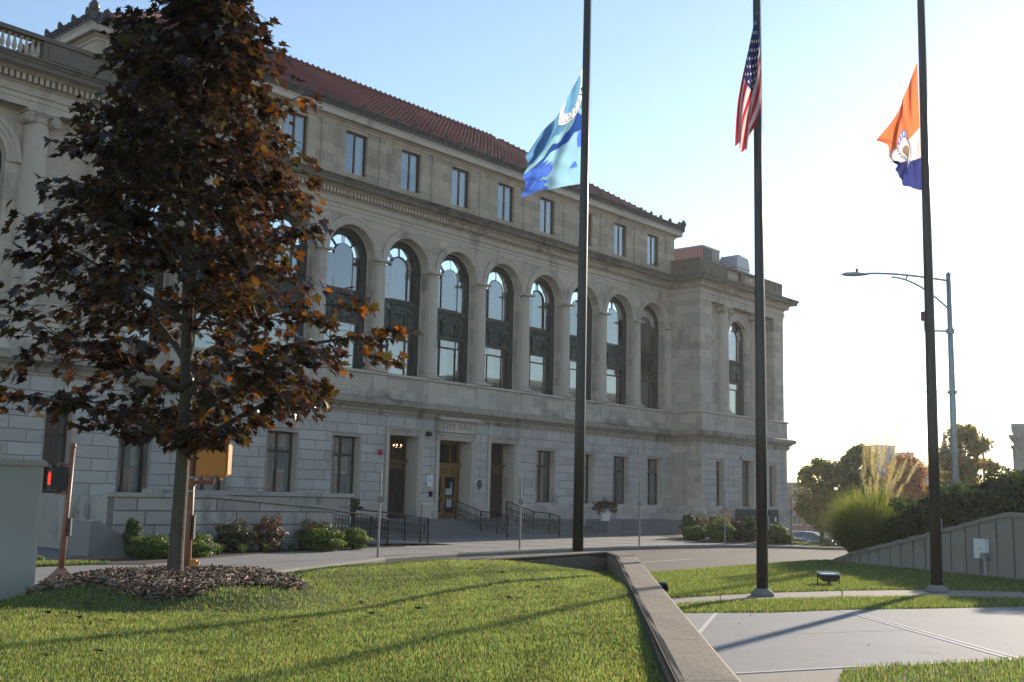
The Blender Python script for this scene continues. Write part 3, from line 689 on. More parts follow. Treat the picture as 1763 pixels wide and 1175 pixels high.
# portals
def portal(c, hw, zt, z0=TERR):
    m = MB()
    for ins, wd, y in ((0,.09,.0),(.09,.07,-.03),(.16,.08,-.05)):
        a, b = hw+ins, hw+ins+wd; t = zt+ins
        m.box(c-b, c-a, YG+y-.02, YG+.04, z0, t+wd); m.box(c+a, c+b, YG+y-.02, YG+.04, z0, t+wd); m.box(c-a, c+a, YG+y-.02, YG+.04, t, t+wd)
    m.box(c-hw-.27, c+hw+.27, YG-.12, YG+.04, zt+.24, zt+.30)
    n = int((2*hw+.4)/.09)
    for i in range(n): x = c-hw-.2+(i+.5)*(2*hw+.4)/n; m.box(x-.025, x+.025, YG-.095, YG-.06, zt+.17, zt+.235)
    p = m.obj('portal_frame', MAT['stone_plain'], hall); return p
for (a, b, z0, z1) in doors: portal((a+b)/2, (b-a)/2, z1)
# name panel over the middle door
mb = MB(); c = CX[5]; mb.box(c-1.42, c+1.42, YG-.10, YG+.04, 4.72, 5.30); mb.box(c-1.46, c+1.46, YG-.30, YG-.1, 5.30, 5.42)
for x in (c-1.30, c+1.30): mb.box(x-.04, x+.04, YG-.125, YG-.1, 4.78, 5.26)
for i in range(26): x = c-1.40+(i+.5)*2.8/26; mb.box(x-.035, x+.035, YG-.2, YG-.1, 5.22, 5.30)
np_ = mb.obj('name_panel', MAT['stone_plain'], hall)
def text_mesh(name, body, size, mat, depth=.004, sx_=1.0, align='CENTER', spacing=1.0):
    cu_ = bpy.data.curves.new(name, 'FONT'); cu_.body = body; cu_.size = size; cu_.extrude = depth; cu_.align_x = align; cu_.align_y = 'CENTER'; cu_.space_character = spacing
    o = bpy.data.objects.new(name, cu_); COL.objects.link(o); dg = bpy.context.evaluated_depsgraph_get(); dg.update()
    me = bpy.data.meshes.new_from_object(o.evaluated_get(dg)); bpy.data.objects.remove(o); me.name = name
    for v in me.vertices: v.co.x *= sx_
    me.materials.clear(); me.materials.append(mat); return me
# incised roman capitals, built stroke by stroke (thick stems, thin arms, small serifs)
MAT['incised'] = simple('incised_letter', (.15, .125, .10), .9, var=.2)
def roman(ch):
    m = MB(); H = .30; T, t, S = .05, .024, .022
    def bar(x0, z0, x1, z1, w):
        d = Vector((x1-x0, z1-z0)); n = Vector((-d.y, d.x)).normalized()*(w/2)
        m.prism_y([(x0-n.x,z0-n.y),(x1-n.x,z1-n.y),(x1+n.x,z1+n.y),(x0+n.x,z0+n.y)], -.006, .012)
    def serif(x, z, w=.1): bar(x-w/2, z, x+w/2, z, S)
    if ch == 'I': bar(.05,0,.05,H,T); serif(.05,.0); serif(.05,H); return m, .1
    if ch == 'T': bar(.13,0,.13,H,T); bar(0,H-.01,.26,H-.01,t); bar(0,H,.012,H-.06,t); bar(.26,H,.248,H-.06,t); serif(.13,0); return m, .26
    if ch == 'Y': bar(.13,0,.13,.14,T); bar(.13,.13,.02,H,T); bar(.13,.13,.25,H,t); serif(.13,0); serif(.02,H,.09); serif(.25,H,.08); return m, .27
    if ch == 'H': bar(.05,0,.05,H,T); bar(.25,0,.25,H,T); bar(.05,H/2,.25,H/2,t); [serif(x,z) for x in (.05,.25) for z in (0,H)]; return m, .3
    if ch == 'A': bar(.02,0,.14,H,t); bar(.14,H,.27,0,T); bar(.07,.1,.22,.1,t); serif(.02,0,.08); serif(.27,0); return m, .29
    if ch == 'L': bar(.05,0,.05,H,T); bar(.05,.01,.23,.01,t); bar(.225,0,.235,.07,t); serif(.05,H); return m, .24
    if ch == 'C':
        P = [(.15+.145*math.cos(R(a)), .15+.155*math.sin(R(a))) for a in range(48, 318, 18)]
        for i in range(len(P)-1): w = t+(T-t)*max(0, math.sin(math.pi*(i+.5)/(len(P)-1)))**1.2; bar(*P[i], *P[i+1], w)
        bar(.25,.26,.258,.21,t); return m, .29
x = 0; seq = []
for ch in 'CITY HALL':
    if ch == ' ': x += .22; continue
    m, w = roman(ch); seq.append((m, x)); x += w+.075
tot = (x-.075)*.76
for m, xx in seq: m.obj('letter', MAT['incised'], np_, loc=(c-tot/2+xx*.76, YG-.105, 4.89)).scale = (.76, 1, .80)
# doors
DY = YG+.86
def side_door(c):
    f = MB(); w = .94
    for a, b in ((-w,-w+.12),(w-.12,w)): f.box(a, b, -.06, .08, TERR, 4.40)
    f.box(-w, w, -.1, .08, 3.08, 3.2); f.box(-w-.02, w+.02, -.2, .08, 3.2, 3.3); f.box(-w, w, -.06, .08, 4.3, 4.4); f.box(-.82, .82, -.03, .05, 2.86, 3.08)
    d = put('bronze_door', f.mesh('bronze_door', MAT['brownbronze']), hall, (c, DY, 0))
    lf = MB(); lf.box(-.40, .40, 0, .05, TERR+.01, 2.86)
    for z in (.75, 1.25, 1.75, 2.25):
        for x in (-.18, .18): lf.box(x-.14, x+.14, -.025, 0, z, z+.4); lf.box(x-.09, x+.09, -.04, -.025, z+.06, z+.34)
    lf = lf.mesh('door_leaf', MAT['darkdoor'])
    for x in (-.41, .41): put('door_leaf', lf, d, (x, .0, 0))
    put('pane', MB().add([(-.82,.02,3.3),(.82,.02,3.3),(.82,.02,4.3),(-.82,.02,4.3)], [(0,1,2,3)]).mesh('pane', MAT['glass2']), d)
    return d
MAT['glass2'] = glass_mat('door_glass', 1.35, (.9,.9,.88))
dl = side_door(CX[4]); dr = side_door(CX[6])
# lit lantern hanging in the lobby behind the left fanlight
m, nt, p, out = nodes('lamp_glow'); p.inputs['Base Color'].default_value = (1,.6,.3,1); p.inputs['Emission Color'].default_value = (1,.5,.2,1); p.inputs['Emission Strength'].default_value = 14; MAT['glow'] = m
lob = thing('lobby_lantern', 'glowing lantern seen through the fanlight of the left bronze door', 'lamp', (37.75, 40.25, 3.95))
lm = MB(); lm.tube([(0,0,.45),(0,0,1.3)], .015, 6); lm.lathe([(.22,.0),(.26,.03),(.02,.42)], 8, cap=False); ring(lm, [(.2,-.01),(.22,-.01),(.22,.01)], 0, 12, hi=2*math.pi); lm.obj('hanger', MAT['iron'], lob)
for i in range(5): a = i*2*math.pi/5; MB().lathe([(.0,0),(.045,.05),(.05,.1),(.0,.17)], 8, (.17*math.cos(a), .17*math.sin(a), .0), cap=False).obj('bulb', MAT['glow'], lob, True)
f = MB(); w = 1.15
for a, b in ((-w,-w+.16),(w-.16,w)): f.box(a, b, -.08, .08, TERR, 4.34)
f.box(-w, w, -.1, .08, 3.0, 3.14); f.box(-w-.02, w+.02, -.22, .08, 3.14, 3.26); f.box(-w, w, -.08, .08, 4.22, 4.34); f.box(-.5,-.44,-.04,.04,3.26,4.22); f.box(.44,.5,-.04,.04,3.26,4.22); f.box(-w, w, -.05, .06, 2.78, 3.0)
f.box(-w, w, -.03, .1, TERR-.02, TERR+.03)
cdr = put('glazed_door', f.mesh('glazed_door', MAT['brassdoor']), hall, (CX[5], DY, 0))
for x in (-.495, .495):
    l = MB(); l.box(-.48,-.36,-.03,.03,TERR+.03,2.76); l.box(.36,.48,-.03,.03,TERR+.03,2.76); l.box(-.36,.36,-.03,.03,TERR+.03,TERR+.28); l.box(-.36,.36,-.03,.03,2.58,2.76); l.box(-.36,.36,-.035,.035,1.46,1.6); l.tube([(.4 if x < 0 else -.4,-.09,1.3),(.4 if x < 0 else -.4,-.09,1.9)], .018, 6)
    lf = l.obj('door_leaf', MAT['brassdoor'], cdr, loc=(x, 0, 0))
    for z0, z1 in ((TERR+.28,1.46),(1.6,2.58)): put('pane', MB().add([(-.36,0,z0),(.36,0,z0),(.36,0,z1),(-.36,0,z1)], [(0,1,2,3)]).mesh('pane', MAT['glass2']), lf)
put('pane', MB().add([(-1,0,3.26),(1,0,3.26),(1,0,4.22),(-1,0,4.22)], [(0,1,2,3)]).mesh('pane', MAT['glass2']), cdr)
MAT['paper'] = simple('paper_notice', (.55, .60, .68), .7, var=.1); MAT['bluepaper'] = simple('blue_notice', (.10, .25, .55), .6, var=.1)
def notice(label, x, z, w, h, m, lines=0):
    t = MB(); t.box(-w/2, w/2, 0, .004, -h/2, h/2); o = t.obj('notice', MAT[m], loc=(x, DY-.008, z)); tag(o, label, 'notice')
    for i in range(lines): MB().box(-w*.38, w*.38*(1 if i % 2 else .6), -.003, 0, h*.32-i*h*.2, h*.32-i*h*.2+h*.07).obj('print', MAT['black'], o)
notice('white paper notice taped low on the brass glazed door', CX[5]+.5, 1.28, .34, .36, 'paper', 4)
notice('white text notice on the upper glass of the brass door', CX[5]+.45, 1.86, .42, .3, 'paper', 4)
notice('small blue notice on the upper glass of the brass door', CX[5]+.62, 2.15, .14, .32, 'bluepaper', 0)
# accessible entrance sign, plaque, camera, alarm, box
sg = MB(); sg.box(-.17,.17,0,.02,-.27,.27); sg = sg.obj('accessible_sign', MAT['white'], loc=((CX[4]+CX[5])/2, YG-.03, 2.35)); tag(sg, 'white wheelchair sign on the stone between the left and middle doors', 'sign')
k = MB(); ring(k, [(.085,-.006),(.105,-.006)], -.08, 16, lo=-.4, hi=math.pi*1.55); k.box(-.06,-.03,-.006,0,-.02,.12); k.box(-.06,.08,-.006,0,-.03,0); k.box(-.05,.05,-.006,0,.05,.08); k.tube([(.07,-.004,-.01),(.11,-.004,-.14)], .012, 4); k.lathe([(.03,-.03),(.035,0),(.03,.03)], 8, (-.045,-.003,.18)); k.obj('wheelchair_symbol', MAT['bluepaper'], sg)
pq = MB(); pq.lathe([(.19,0),(.19,.03),(.15,.045),(.14,.03)], 20); pq = pq.mesh('wall_plaque', MAT['verdigris']); o = put('wall_plaque', pq, None, ((CX[5]+CX[6])/2, YG-.005, 2.25), rot=(math.pi/2,0,0), scale=(.8,1.2,1)); tag(o, 'round green bronze plaque between the middle and right doors', 'plaque')
sc_ = MB(); sc_.box(-.13,.13,-.14,0,-.1,.12); sc_.tube([(0,-.14,0),(0,-.24,-.03)], .06, 8); o = sc_.obj('security_camera', MAT['black'], loc=(CX[4]+1.52, YG-.0, 4.55)); tag(o, 'small black camera beside the carved name panel', 'camera')
al = MB(); al.box(-.11,.11,-.07,0,-.12,.12); al.lathe([(.0,.05),(.08,.03),(.09,0)], 10, (0,-.07,0)); MAT['red'] = simple('alarm_red', (.30,.02,.02), .5); o = al.obj('fire_alarm', MAT['red'], loc=(CX[4]-1.52, YG-.0, 3.55)); tag(o, 'small red alarm box on the stone left of the left door', 'alarm box')
bx_ = MB(); bx_.box(-.08,.08,-.09,0,-.13,.13); bx_.box(-.05,.05,-.12,-.09,-.05,.09); o = bx_.obj('call_box', MAT['black'], loc=((CX[4]+CX[5])/2+.05, YG-.0, 1.72)); tag(o, 'small black call box under the wheelchair sign', 'box')
# plant on the roof of the right wing
MAT['pinkpanel'] = simple('pink_panel', (.42, .21, .18), .7, var=.12, nscale=2)
pr_ = thing('rooftop_penthouse', 'pink panelled plant room on the flat roof of the right wing', 'plant room', (66.35, 40.85, 15.72))
mb = MB(); mb.box(-1.15, 1.15, -1.35, 1.35, 0, 3.5); mb.obj('wall', MAT['pinkpanel'], pr_); mb = MB(); mb.box(-1.2, 1.2, -1.4, 1.4, 3.5, 3.6); mb.obj('roof', MAT['galv'], pr_)
for i in range(2): mb = MB(); mb.box(-1.1+i*1.12, -.04+i*1.12, -1.39, -1.35, 2.0, 3.45); mb.obj('louvre', MAT['cresting' if i == 0 else 'greypost'], pr_)
hv = thing('rooftop_unit', 'grey metal air handling duct beside the pink plant room', 'rooftop unit', (67.8, 38.5, 15.72))
mb = MB(); mb.prism_y([(-.9,0),(.9,0),(.9,2.5),(.7,2.95),(-.6,3.05),(-.85,2.7)], -.7, .7); mb.obj('casing', MAT['galv'], hv)
mb = MB(); mb.box(-.93,.93,-.73,.73,2.1,2.18); mb.obj('band', MAT['greypost'], hv)
# ------------------------------------------------------------------ ground, road, pavements
def sheet(name, poly, z, mat, kind='structure', thick=None):
    mb = MB(); n = len(poly)
    if thick: mb.prism(poly, z-thick, z)
    else: mb.add([(x, y, z if not callable(z) else z(x, y)) for x, y in poly], [tuple(range(n))])
    o = mb.obj(name, mat); o['kind'] = kind; return o
sheet('ground', [(-900,-900),(1500,-900),(1500,1500),(-900,1500)], -3.7, MAT['ground'])
def gz(x): return 0 if x < 46 else (-(x-46)*.038 if x < 102 else -2.13-(x-102)*.005)
def road_z(x, y): return -.10 - .20*min(1, max(0, (y-13)/12))
mb = MB()
ys = [-40, 0, 10, 13, 16, 19, 22, 25, 26.5, 60]; xs = [-60, -20, 0, 10, 20, 30, 40, 46, 60, 80, 102, 300]
for j, y in enumerate(ys):
    for x in xs: mb.v.append((x, y, road_z(x, y)+gz(x)))
for j in range(len(ys)-1):
    for i in range(len(xs)-1): a = j*len(xs)+i; mb.f.append([a, a+1, a+1+len(xs), a+len(xs)]); mb.mi.append(0)
struct(mb.obj('road', MAT['asphalt']))
kerb_line = [(-30,4.5),(-6,11.2),(2,14.2),(8,16.6),(12.5,18.9),(17,21.4),(21.9,23.7),(26,24.75),(30,25.2),(36,25.35),(40,25.1),(42.3,24.6),(43.8,23.6),(44.3,22.3),(44.2,20.9),(44.6,20.2),(45.3,20.6),(46.1,21.9),(48.0,24.2),(50.4,27.5),(51.6,30.5),(52.2,35.5)]
sheet('sidewalk', kerb_line+[(52.2,60),(-60,60),(-60,4.5)], GZ-.004, MAT['sidewalk'])
mb = MB()
for x in (44, 46, 60, 80, 102, 300): mb.v += [(x, 19.5, -.296+gz(x)), (x, 70, -.296+gz(x))]
for i in range(5): mb.f.append([2*i, 2*i+2, 2*i+3, 2*i+1]); mb.mi.append(0)
struct(mb.obj('side_street', MAT['sidewalk']))
mb = MB(); mb.sweep(kerb_line, [(.0,-.36),(.02,-.2),(.005,GZ-.01),(-.01,GZ),(-.16,GZ+.002)]); struct(mb.obj('kerb', MAT['kerb']))
# pavement joints: narrow recessed strips of darker grout between slabs, along and across
mb = MB()
for y in (27.2, 29.6, 32.0): mb.box(20 if y < 28 else 31, 50, y-.012, y+.012, GZ-.004, GZ+.001)
for x in np.arange(20.5, 50, 3.0): mb.box(x-.012, x+.012, 24.4 if 24 < x < 42 else 25.6, 33.0, GZ-.004, GZ+.0012)
for t in range(6): a = Vector((6+3.2*t, 16.3+1.7*t)); b = a+Vector((-2.0, 4.6)); mb.tube([(a.x,a.y,GZ-.012),(b.x,b.y,GZ-.012)], .014, 4)
struct(mb.obj('pavement_joints', MAT['kerb']))
# lane line, worn
mb = MB(); mb.add([(27.0,18.75,road_z(0,18.7)+.004),(31.5,19.4,road_z(0,19.4)+.004),(31.5,19.52,road_z(0,19.52)+.004),(27.0,18.87,road_z(0,18.87)+.004)], [(0,1,2,3)]); struct(mb.obj('lane_marking', MAT['paintline']))
# near kerb of the road, lawn, curved path, grass strip and flag court
lawn_edge = [(14.2,13.2),(17,13.75),(21,14.2),(26,14.55),(30.5,14.75)]
FE = [(13.2,10.75),(14.6,10.6),(15.95,10.38),(17.35,10.17),(18.77,9.91),(20.36,9.3),(22.27,8.3),(23.45,6.93),(24.6,5.2)]
NE = [(12.3,9.85),(13.6,9.82),(14.98,9.74),(16.33,9.55),(17.41,9.2),(18.84,8.6),(20.54,7.71),(21.63,6.4),(22.6,4.9)]
CE = [(12.6,9.3),(14.0,9.05),(14.75,8.55),(15.3,8.16),(16.83,7.59),(18.19,6.83),(19.96,5.91),(21.4,4.3)]
LAWN = [(13.0,11.0)]+lawn_edge+[(31,14.0),(27.5,7.8),(25.0,5.3)]+FE[::-1][:-1]
sheet('lawn', LAWN, .0, MAT['turf'], thick=.4)
mb = MB(); mb.sweep([(x,y) for x,y in lawn_edge[::-1]], [(.16,-.35),(.15,-.04),(.0,-.03)]); struct(mb.obj('road_kerb', MAT['kerb']))
pth = struct(MB().prism(FE+NE[::-1], -.3, -.02).obj('curved_path', MAT['joint']))
MAT['pathslab'] = concrete('path_concrete', (.27, .235, .20), .3)
for i in range(len(FE)-1):      # path laid in separate slabs
    def ins(p, q, t): return (p[0]+(q[0]-p[0])*t, p[1]+(q[1]-p[1])*t)
    MB().prism([ins(FE[i],FE[i+1],.008), ins(FE[i+1],FE[i],.008), ins(NE[i+1],NE[i],.008), ins(NE[i],NE[i+1],.008)], -.05, .004+.002*(i % 2)).obj('slab', MAT['pathslab'], pth)
STRIP = NE+CE[::-1]
sheet('lawn_strip', STRIP, -.006, MAT['turf'], thick=.3)
court = struct(MB().prism([(-2,-14),(40,-14),(27,3),(21.4,4.25)]+CE[::-1][1:]+[(-2,1)], -.4, -.005).obj('flag_court', MAT['pathslab']))
A0, A1 = (14.59,8.62), (9.2,6.0); B0, B1 = (16.6,7.62), (12.87,3.95)
slabs = [[(9.1,6.1),(12.6,9.28),(14.0,9.04),(14.57,8.63),(9.25,5.98)], [(9.29,5.95),(14.62,8.6),(14.75,8.53),(15.3,8.15),(16.58,7.66),(12.84,3.98),(10.76,5.0),(9.62,5.5)],
         [(12.89,3.95),(16.63,7.64),(18.19,6.82),(19.96,5.9),(21.4,4.28),(27,2.9),(22,-2)]]
for i, s_ in enumerate(slabs): MB().prism(s_, -.2, .0).obj('slab', MAT['plaza2' if i == 0 else 'plaza'], court)
def strip(a, b, w): 
    a, b = Vector(a), Vector(b); n = Vector((-(b-a).y, (b-a).x)).normalized()*w/2
    return [(a.x-n.x,a.y-n.y),(b.x-n.x,b.y-n.y),(b.x+n.x,b.y+n.y),(a.x+n.x,a.y+n.y)]
MAT['paleseal'] = simple('pale_joint', (.44,.44,.43), .8, var=.15)
for a, b in ((A0, A1), (B0, B1), ((16.72,7.57),(12.98,3.88)), ((9.3,5.62),(10.78,4.97)), ((10.78,4.97),(12.86,3.93))): MB().prism(strip(a, b, .045), -.02, .0045).obj('joint', MAT['paleseal'], court)
MB().prism(strip((12.3,7.0),(14.9,5.75), .014), -.02, .002).obj('saw_cut', MAT['kerb'], court)
CLAWN = [(10.55,4.82),(11.2,4.68),(12.88,3.84),(21.8,-2.1),(18,-6),(6,2.2),(9.3,4.3)]
sheet('court_lawn', CLAWN, .012, MAT['turf'], thick=.4)
# ------------------------------------------------------------------ terrace, steps, ramp
def steps():
    t = thing('entrance_steps', 'broad grey stone steps and terrace running along the foot of the hall', 'steps', (40,34,GZ), world=True)
    edges = [(33.1, GZ, 0.0), (34.3, 0.0, .14), (34.75, .14, .28), (35.2, .28, .42), (35.65, .42, TERR)]
    x0, x1 = 27.6, 57.5
    for i, (y, za, zb) in enumerate(edges):
        yn = edges[i+1][0] if i < 4 else YG+1.0
        MB().box(x0-.0*i, x1, y, yn+.03, za-.02 if i else GZ-.1, zb).obj('step', MAT['granite'], t)
    return t
steps()
pb = MB(); pb.box(45.9, 47.1, 33.35, 34.3, GZ, .57); o = pb.obj('planter_block', MAT['granite']); tag(o, 'low square stone block carrying the white urn on the steps', 'block')
ramp_t = thing('access_ramp', 'weathered stone ramp walls with sloping cap left of the entrance', 'ramp', (20,29,GZ), world=True)
YR, YB = 28.55, 30.25
front_top = [(16.2,1.42),(19.3,1.43),(24.1,1.12)]
def top_at(x):
    for (a, za), (b, zb) in zip(front_top, front_top[1:]):
        if a <= x <= b: return za+(zb-za)*(x-a)/(b-a)
    return front_top[-1][1]
mb = MB(); mb.prism_y([(16.22,GZ),(24.08,GZ),(24.08,1.10),(19.3,1.41),(16.22,1.40)], YR+.02, YR+.4); fwl = mb.obj('ramp_wall', MAT['darkjoint'], ramp_t)
mb = MB(); mb.prism_y([(16.1,1.40),(19.3,1.42),(24.2,1.10),(24.2,1.20),(19.3,1.53),(16.1,1.52)], YR-.07, YR+.47); mb.obj('wall_cap', MAT['rampstone'], ramp_t)
mb = MB(); mb.box(18.4, 26.2, YB+.02, YB+.4, GZ, 1.5); bwl = mb.obj('rear_ramp_wall', MAT['darkjoint'], ramp_t)
mb = MB(); mb.box(18.3, 26.3, YB-.07, YB+.47, 1.5, 1.64); mb.obj('wall_cap', MAT['rampstone'], ramp_t)
def courseblocks(par_, x0, x1, y, zs, top, length, seed):
    rr = random.Random(seed)
    for ci, (z0, z1) in enumerate(zip(zs, zs[1:])):
        x = x0 - rr.uniform(0, length*.6); 
        while x < x1-.05:
            w = length*rr.uniform(.75, 1.2); a, b = max(x, x0), min(x+w, x1); x += w
            if b-a < .12: continue
            ta, tb = min(z1, top(a)-.012), min(z1, top(b)-.012)
            if min(ta, tb) <= z0+.05: continue
            g_ = .010; yy = y+rr.uniform(-.006,.006); c = .015
            mb = MB(); v = [(a+g_,yy+.05,z0+g_),(b-g_,yy+.05,z0+g_),(b-g_,yy+.05,tb-g_),(a+g_,yy+.05,ta-g_),(a+g_+c,yy,z0+g_+c),(b-g_-c,yy,z0+g_+c),(b-g_-c,yy,tb-g_-c),(a+g_+c,yy,ta-g_-c)]
            mb.add(v, [(4,5,6,7),(0,1,5,4),(1,2,6,5),(2,3,7,6),(3,0,4,7)]); mb.obj('stone_block', MAT['rampstone'], par_)
courseblocks(fwl, 16.2, 24.1, YR, [GZ,.22,.62,1.02,1.5], top_at, 1.35, 3)
courseblocks(bwl, 18.4, 26.2, YB, [GZ,.3,.74,1.16,1.5], lambda x: 1.53, 1.5, 4)
mb = MB(); mb.box(16.2, 16.6, YR+.4, 35.5, GZ, 1.4); mb.obj('end_wall', MAT['rampstone'], ramp_t)
mb = MB(); mb.box(24.085, 24.1, YR+.02, YR+.4, GZ, 1.09); mb.obj('end_stone', MAT['rampstone'], ramp_t)
mb = MB(); mb.add([(16.5,YR+.4,.55),(30.3,YR+.4,GZ+.004),(30.3,YB,GZ+.004),(16.5,YB,.55)], [(0,1,2,3)]); mb.add([(18.4,YB+.4,.55),(27.6,YB+.4,.55),(27.6,37,.55),(18.4,37,.55)], [(0,1,2,3)]); mb.obj('ramp_floor', MAT['sidewalk'], ramp_t)
bk = MB(); bk.add([(15.2,27.6,GZ),(18.0,27.6,GZ),(18.0,29.0,GZ),(15.2,29.0,GZ),(15.2,27.6,.22),(18.0,27.6,.22),(15.9,28.54,1.0),(15.2,28.54,1.0)], [(0,1,5,4),(4,5,6,7),(1,2,6,5),(0,4,7,3)])
bk = MB(); bk.prism_y([(14.9,GZ),(16.85,GZ),(16.85,.18),(16.2,.22),(15.1,.78),(14.9,.78)], 27.4, 28.5); o = bk.obj('cellar_hatch', MAT['kerb']); tag(o, 'grey concrete cellar hatch with sloping top beside the ramp wall', 'hatch')
# railings -------------------------------------------------------------
def baluster_scroll(h):
    m = MB(); m.tube([(0,0,0),(0,0,h)], .012, 5)
    for c in (.3, .68):
        for s in (-1, 1):
            pts = [(s*(.012+.045*math.sin(math.pi*t/8)), 0, h*(c-.16)+h*.32*t/8) for t in range(9)]; m.tube(pts, .011, 4)
    return m.mesh('baluster', MAT['iron'])
BS = baluster_scroll(.62)
def railing(name, label, pts, group):
    """pts: (x, y, base z) along the rail, a post at each"""
    o = Vector(pts[0]); t = thing(name, label, 'railing', tuple(o), group=group)
    L = [Vector(p)-o for p in pts]; H = .93
    pm = MB(); pm.box(-.026,.026,-.026,.026,0,H); pm = pm.mesh('post', MAT['iron'])
    for p in L: put('post', pm, t, p, local=True)
    for i, (a, b) in enumerate(zip(L, L[1:])):
        up_ = Vector((0,0,1)); m = MB(); m.tube([a+up_*H, b+up_*H], .028, 6); m.obj('top_rail', MAT['iron'], t)
        m = MB(); m.tube([a+up_*(H-.12), b+up_*(H-.12)], .013, 4); m.obj('upper_rail', MAT['iron'], t); m = MB(); m.tube([a+up_*.16, b+up_*.16], .015, 4); m.obj('lower_rail', MAT['iron'], t)
        d = b-a; n = max(1, int(d.xy.length/.14))
        for k in range(1, n): put('baluster', BS, t, a+d*(k/n)+up_*.17, rot=(0,0,math.atan2(d.y, d.x)), local=True)
    e = L[-1]+Vector((0,0,.93)); m = MB(); m.lathe([(.0,-.02),(.03,0),(.0,.04)], 8, tuple(e)); m.obj('finial', MAT['iron'], t)
    return t
G_ = 'black iron scroll railings'
railing('stair_railing', 'black iron scroll railing on the steps in front of the middle door', [(37.5,35.9,.50),(37.5,34.32,.05),(37.5,33.33,-.0),(37.5,32.72,GZ)], G_)
railing('stair_railing', 'black iron scroll railing on the steps in front of the right door', [(41.4,36.2,.52),(41.4,34.45,.05),(41.4,33.48,-.0),(41.4,32.86,GZ)], G_)
railing('ramp_railing', 'black iron scroll railing continuing the front ramp wall down to the pavement', [(24.15,YR+.2,.14),(25.0,YR+.2,.06),(25.85,YR+.2,-.04),(26.65,YR+.2,GZ)], G_)
railing('ramp_railing', 'black iron scroll railing along the rear side of the ramp', [(26.4,YB,.16),(27.6,YB,.08),(28.9,YB,-.04),(29.7,YB,-.12),(30.1,YB,GZ)], G_)
# ------------------------------------------------------------------ grass bank, seat wall
TX, TY = 6.58, 10.31                                      # the maple
WALL = [(1.2,-.05),(4.94,2.76),(7.46,4.66),(14.87,10.24),(15.62,11.0),(15.45,11.35),(14.95,11.52),(13.2,12.0),(11,12.6),(9,13.1)]
WTOP = [.75,.75,.75,.75,.75,.75,.74,.66,.5,.35]
def inner_dist(x, y):                                     # >0 on the bank side of the long wall
    a, b = Vector(WALL[0]), Vector(WALL[3]); d = (b-a).normalized(); return -(d.y*(x-a.x)-d.x*(y-a.y))*1.0
def vnoise(x, y, s, seed=0):
    return (math.sin(x*s+1.3*seed)+math.sin(y*s*1.13+2.1+seed)+math.sin((x+y)*s*.71+.7*seed)+math.sin((x-y)*s*1.31+seed))/4
def bank_z(x, y):
    z = .60+.05*math.tanh((y-4)/4)+.02*vnoise(x, y, .9)+.008*vnoise(x, y, 3.1, 2)
    yc = 10.75+max(0, x-4.7)*.15 if x < 12.5 else 11.6; e = (y-yc)/1.7
    if e > 0: e = min(1, e); z -= (.8)*e*e*(3-2*e)
    q = max(0, min(1, (10.5-x)/3.5)); w = inner_dist(x, y); q2 = max(0, min(1, (w-.8)/2.6)); z -= .13*q*q*(3-2*q)*q2*q2*(3-2*q2)
    r = math.hypot(x-TX-.1, y-TY)
    if r < 1.75: e = max(0, min(1, (1.75-r)/.62)); z += .17*e*e*(3-2*e)
    if r < 1.25: z += .06*(1-(r/1.25)**2)
    w = inner_dist(x, y)
    far = max(0, min(1, (x-9.5)/4.5)); far = far*far*(3-2*far)
    if w < 1.2: z += .085*(1-far)*(1-max(0, w)/1.2)
    if w < 2.0: z -= .13*far*(1-max(0, w)/2.0)
    if x > 12.0: z -= .10*min(1, (x-12.0)/2.5)**2
    return z
nx, ny = 150, 110; xs = np.linspace(-9, 16, nx); ys = np.linspace(-3, 14.5, ny); V = []; 
for y in ys:
    for x in xs:
        inside = inner_dist(x, y) > .1 and (x < 15.3)
        V.append((x, y, bank_z(x, y) if inside else -.6))
idx = np.arange(nx*ny).reshape(ny, nx); F = np.stack([idx[:-1,:-1], idx[:-1,1:], idx[1:,1:], idx[1:,:-1]], -1).reshape(-1, 4)
struct(put('grass_bank', np_mesh('grass_bank', np.array(V), F, MAT['turf'], True)))
sw = thing('seat_wall', 'low tan aggregate concrete wall edging the grass bank', 'wall', (14.87, 10.24, 0), world=True)
P = [Vector(p) for p in WALL]; PTS = []        # path resampled, cut into cast lengths
for i in range(len(P)-1):
    n = max(1, round((P[i+1]-P[i]).length/.78))
    for j in range(n): PTS.append((P[i].lerp(P[i+1], j/n), WTOP[i]+(WTOP[i+1]-WTOP[i])*j/n))
PTS.append((P[-1], WTOP[-1]))
def wall_ring(i, e):
    p, h = PTS[i]; q0 = PTS[max(0,i-1)][0]; q1 = PTS[min(len(PTS)-1,i+1)][0]
    d0 = (p-q0).normalized() if i else (q1-p).normalized(); d1 = (q1-p).normalized() if i < len(PTS)-1 else d0
    n0 = Vector((d0.y,-d0.x)); m = n0+Vector((d1.y,-d1.x)); m = m/max(.5, m.dot(n0)); d = (d0+d1).normalized(); w = .006*math.sin(i*2.3)
    return [(p.x+m.x*o+d.x*e, p.y+m.y*o+d.y*e, z) for o, z in ((0,-.3),(0,h-.035+w),(-.01,h-.012),(-.03,h),(-.29,h-w),(-.315,h-.012),(-.33,h-.05),(-.335,h-.2),(-.34,-.2))]
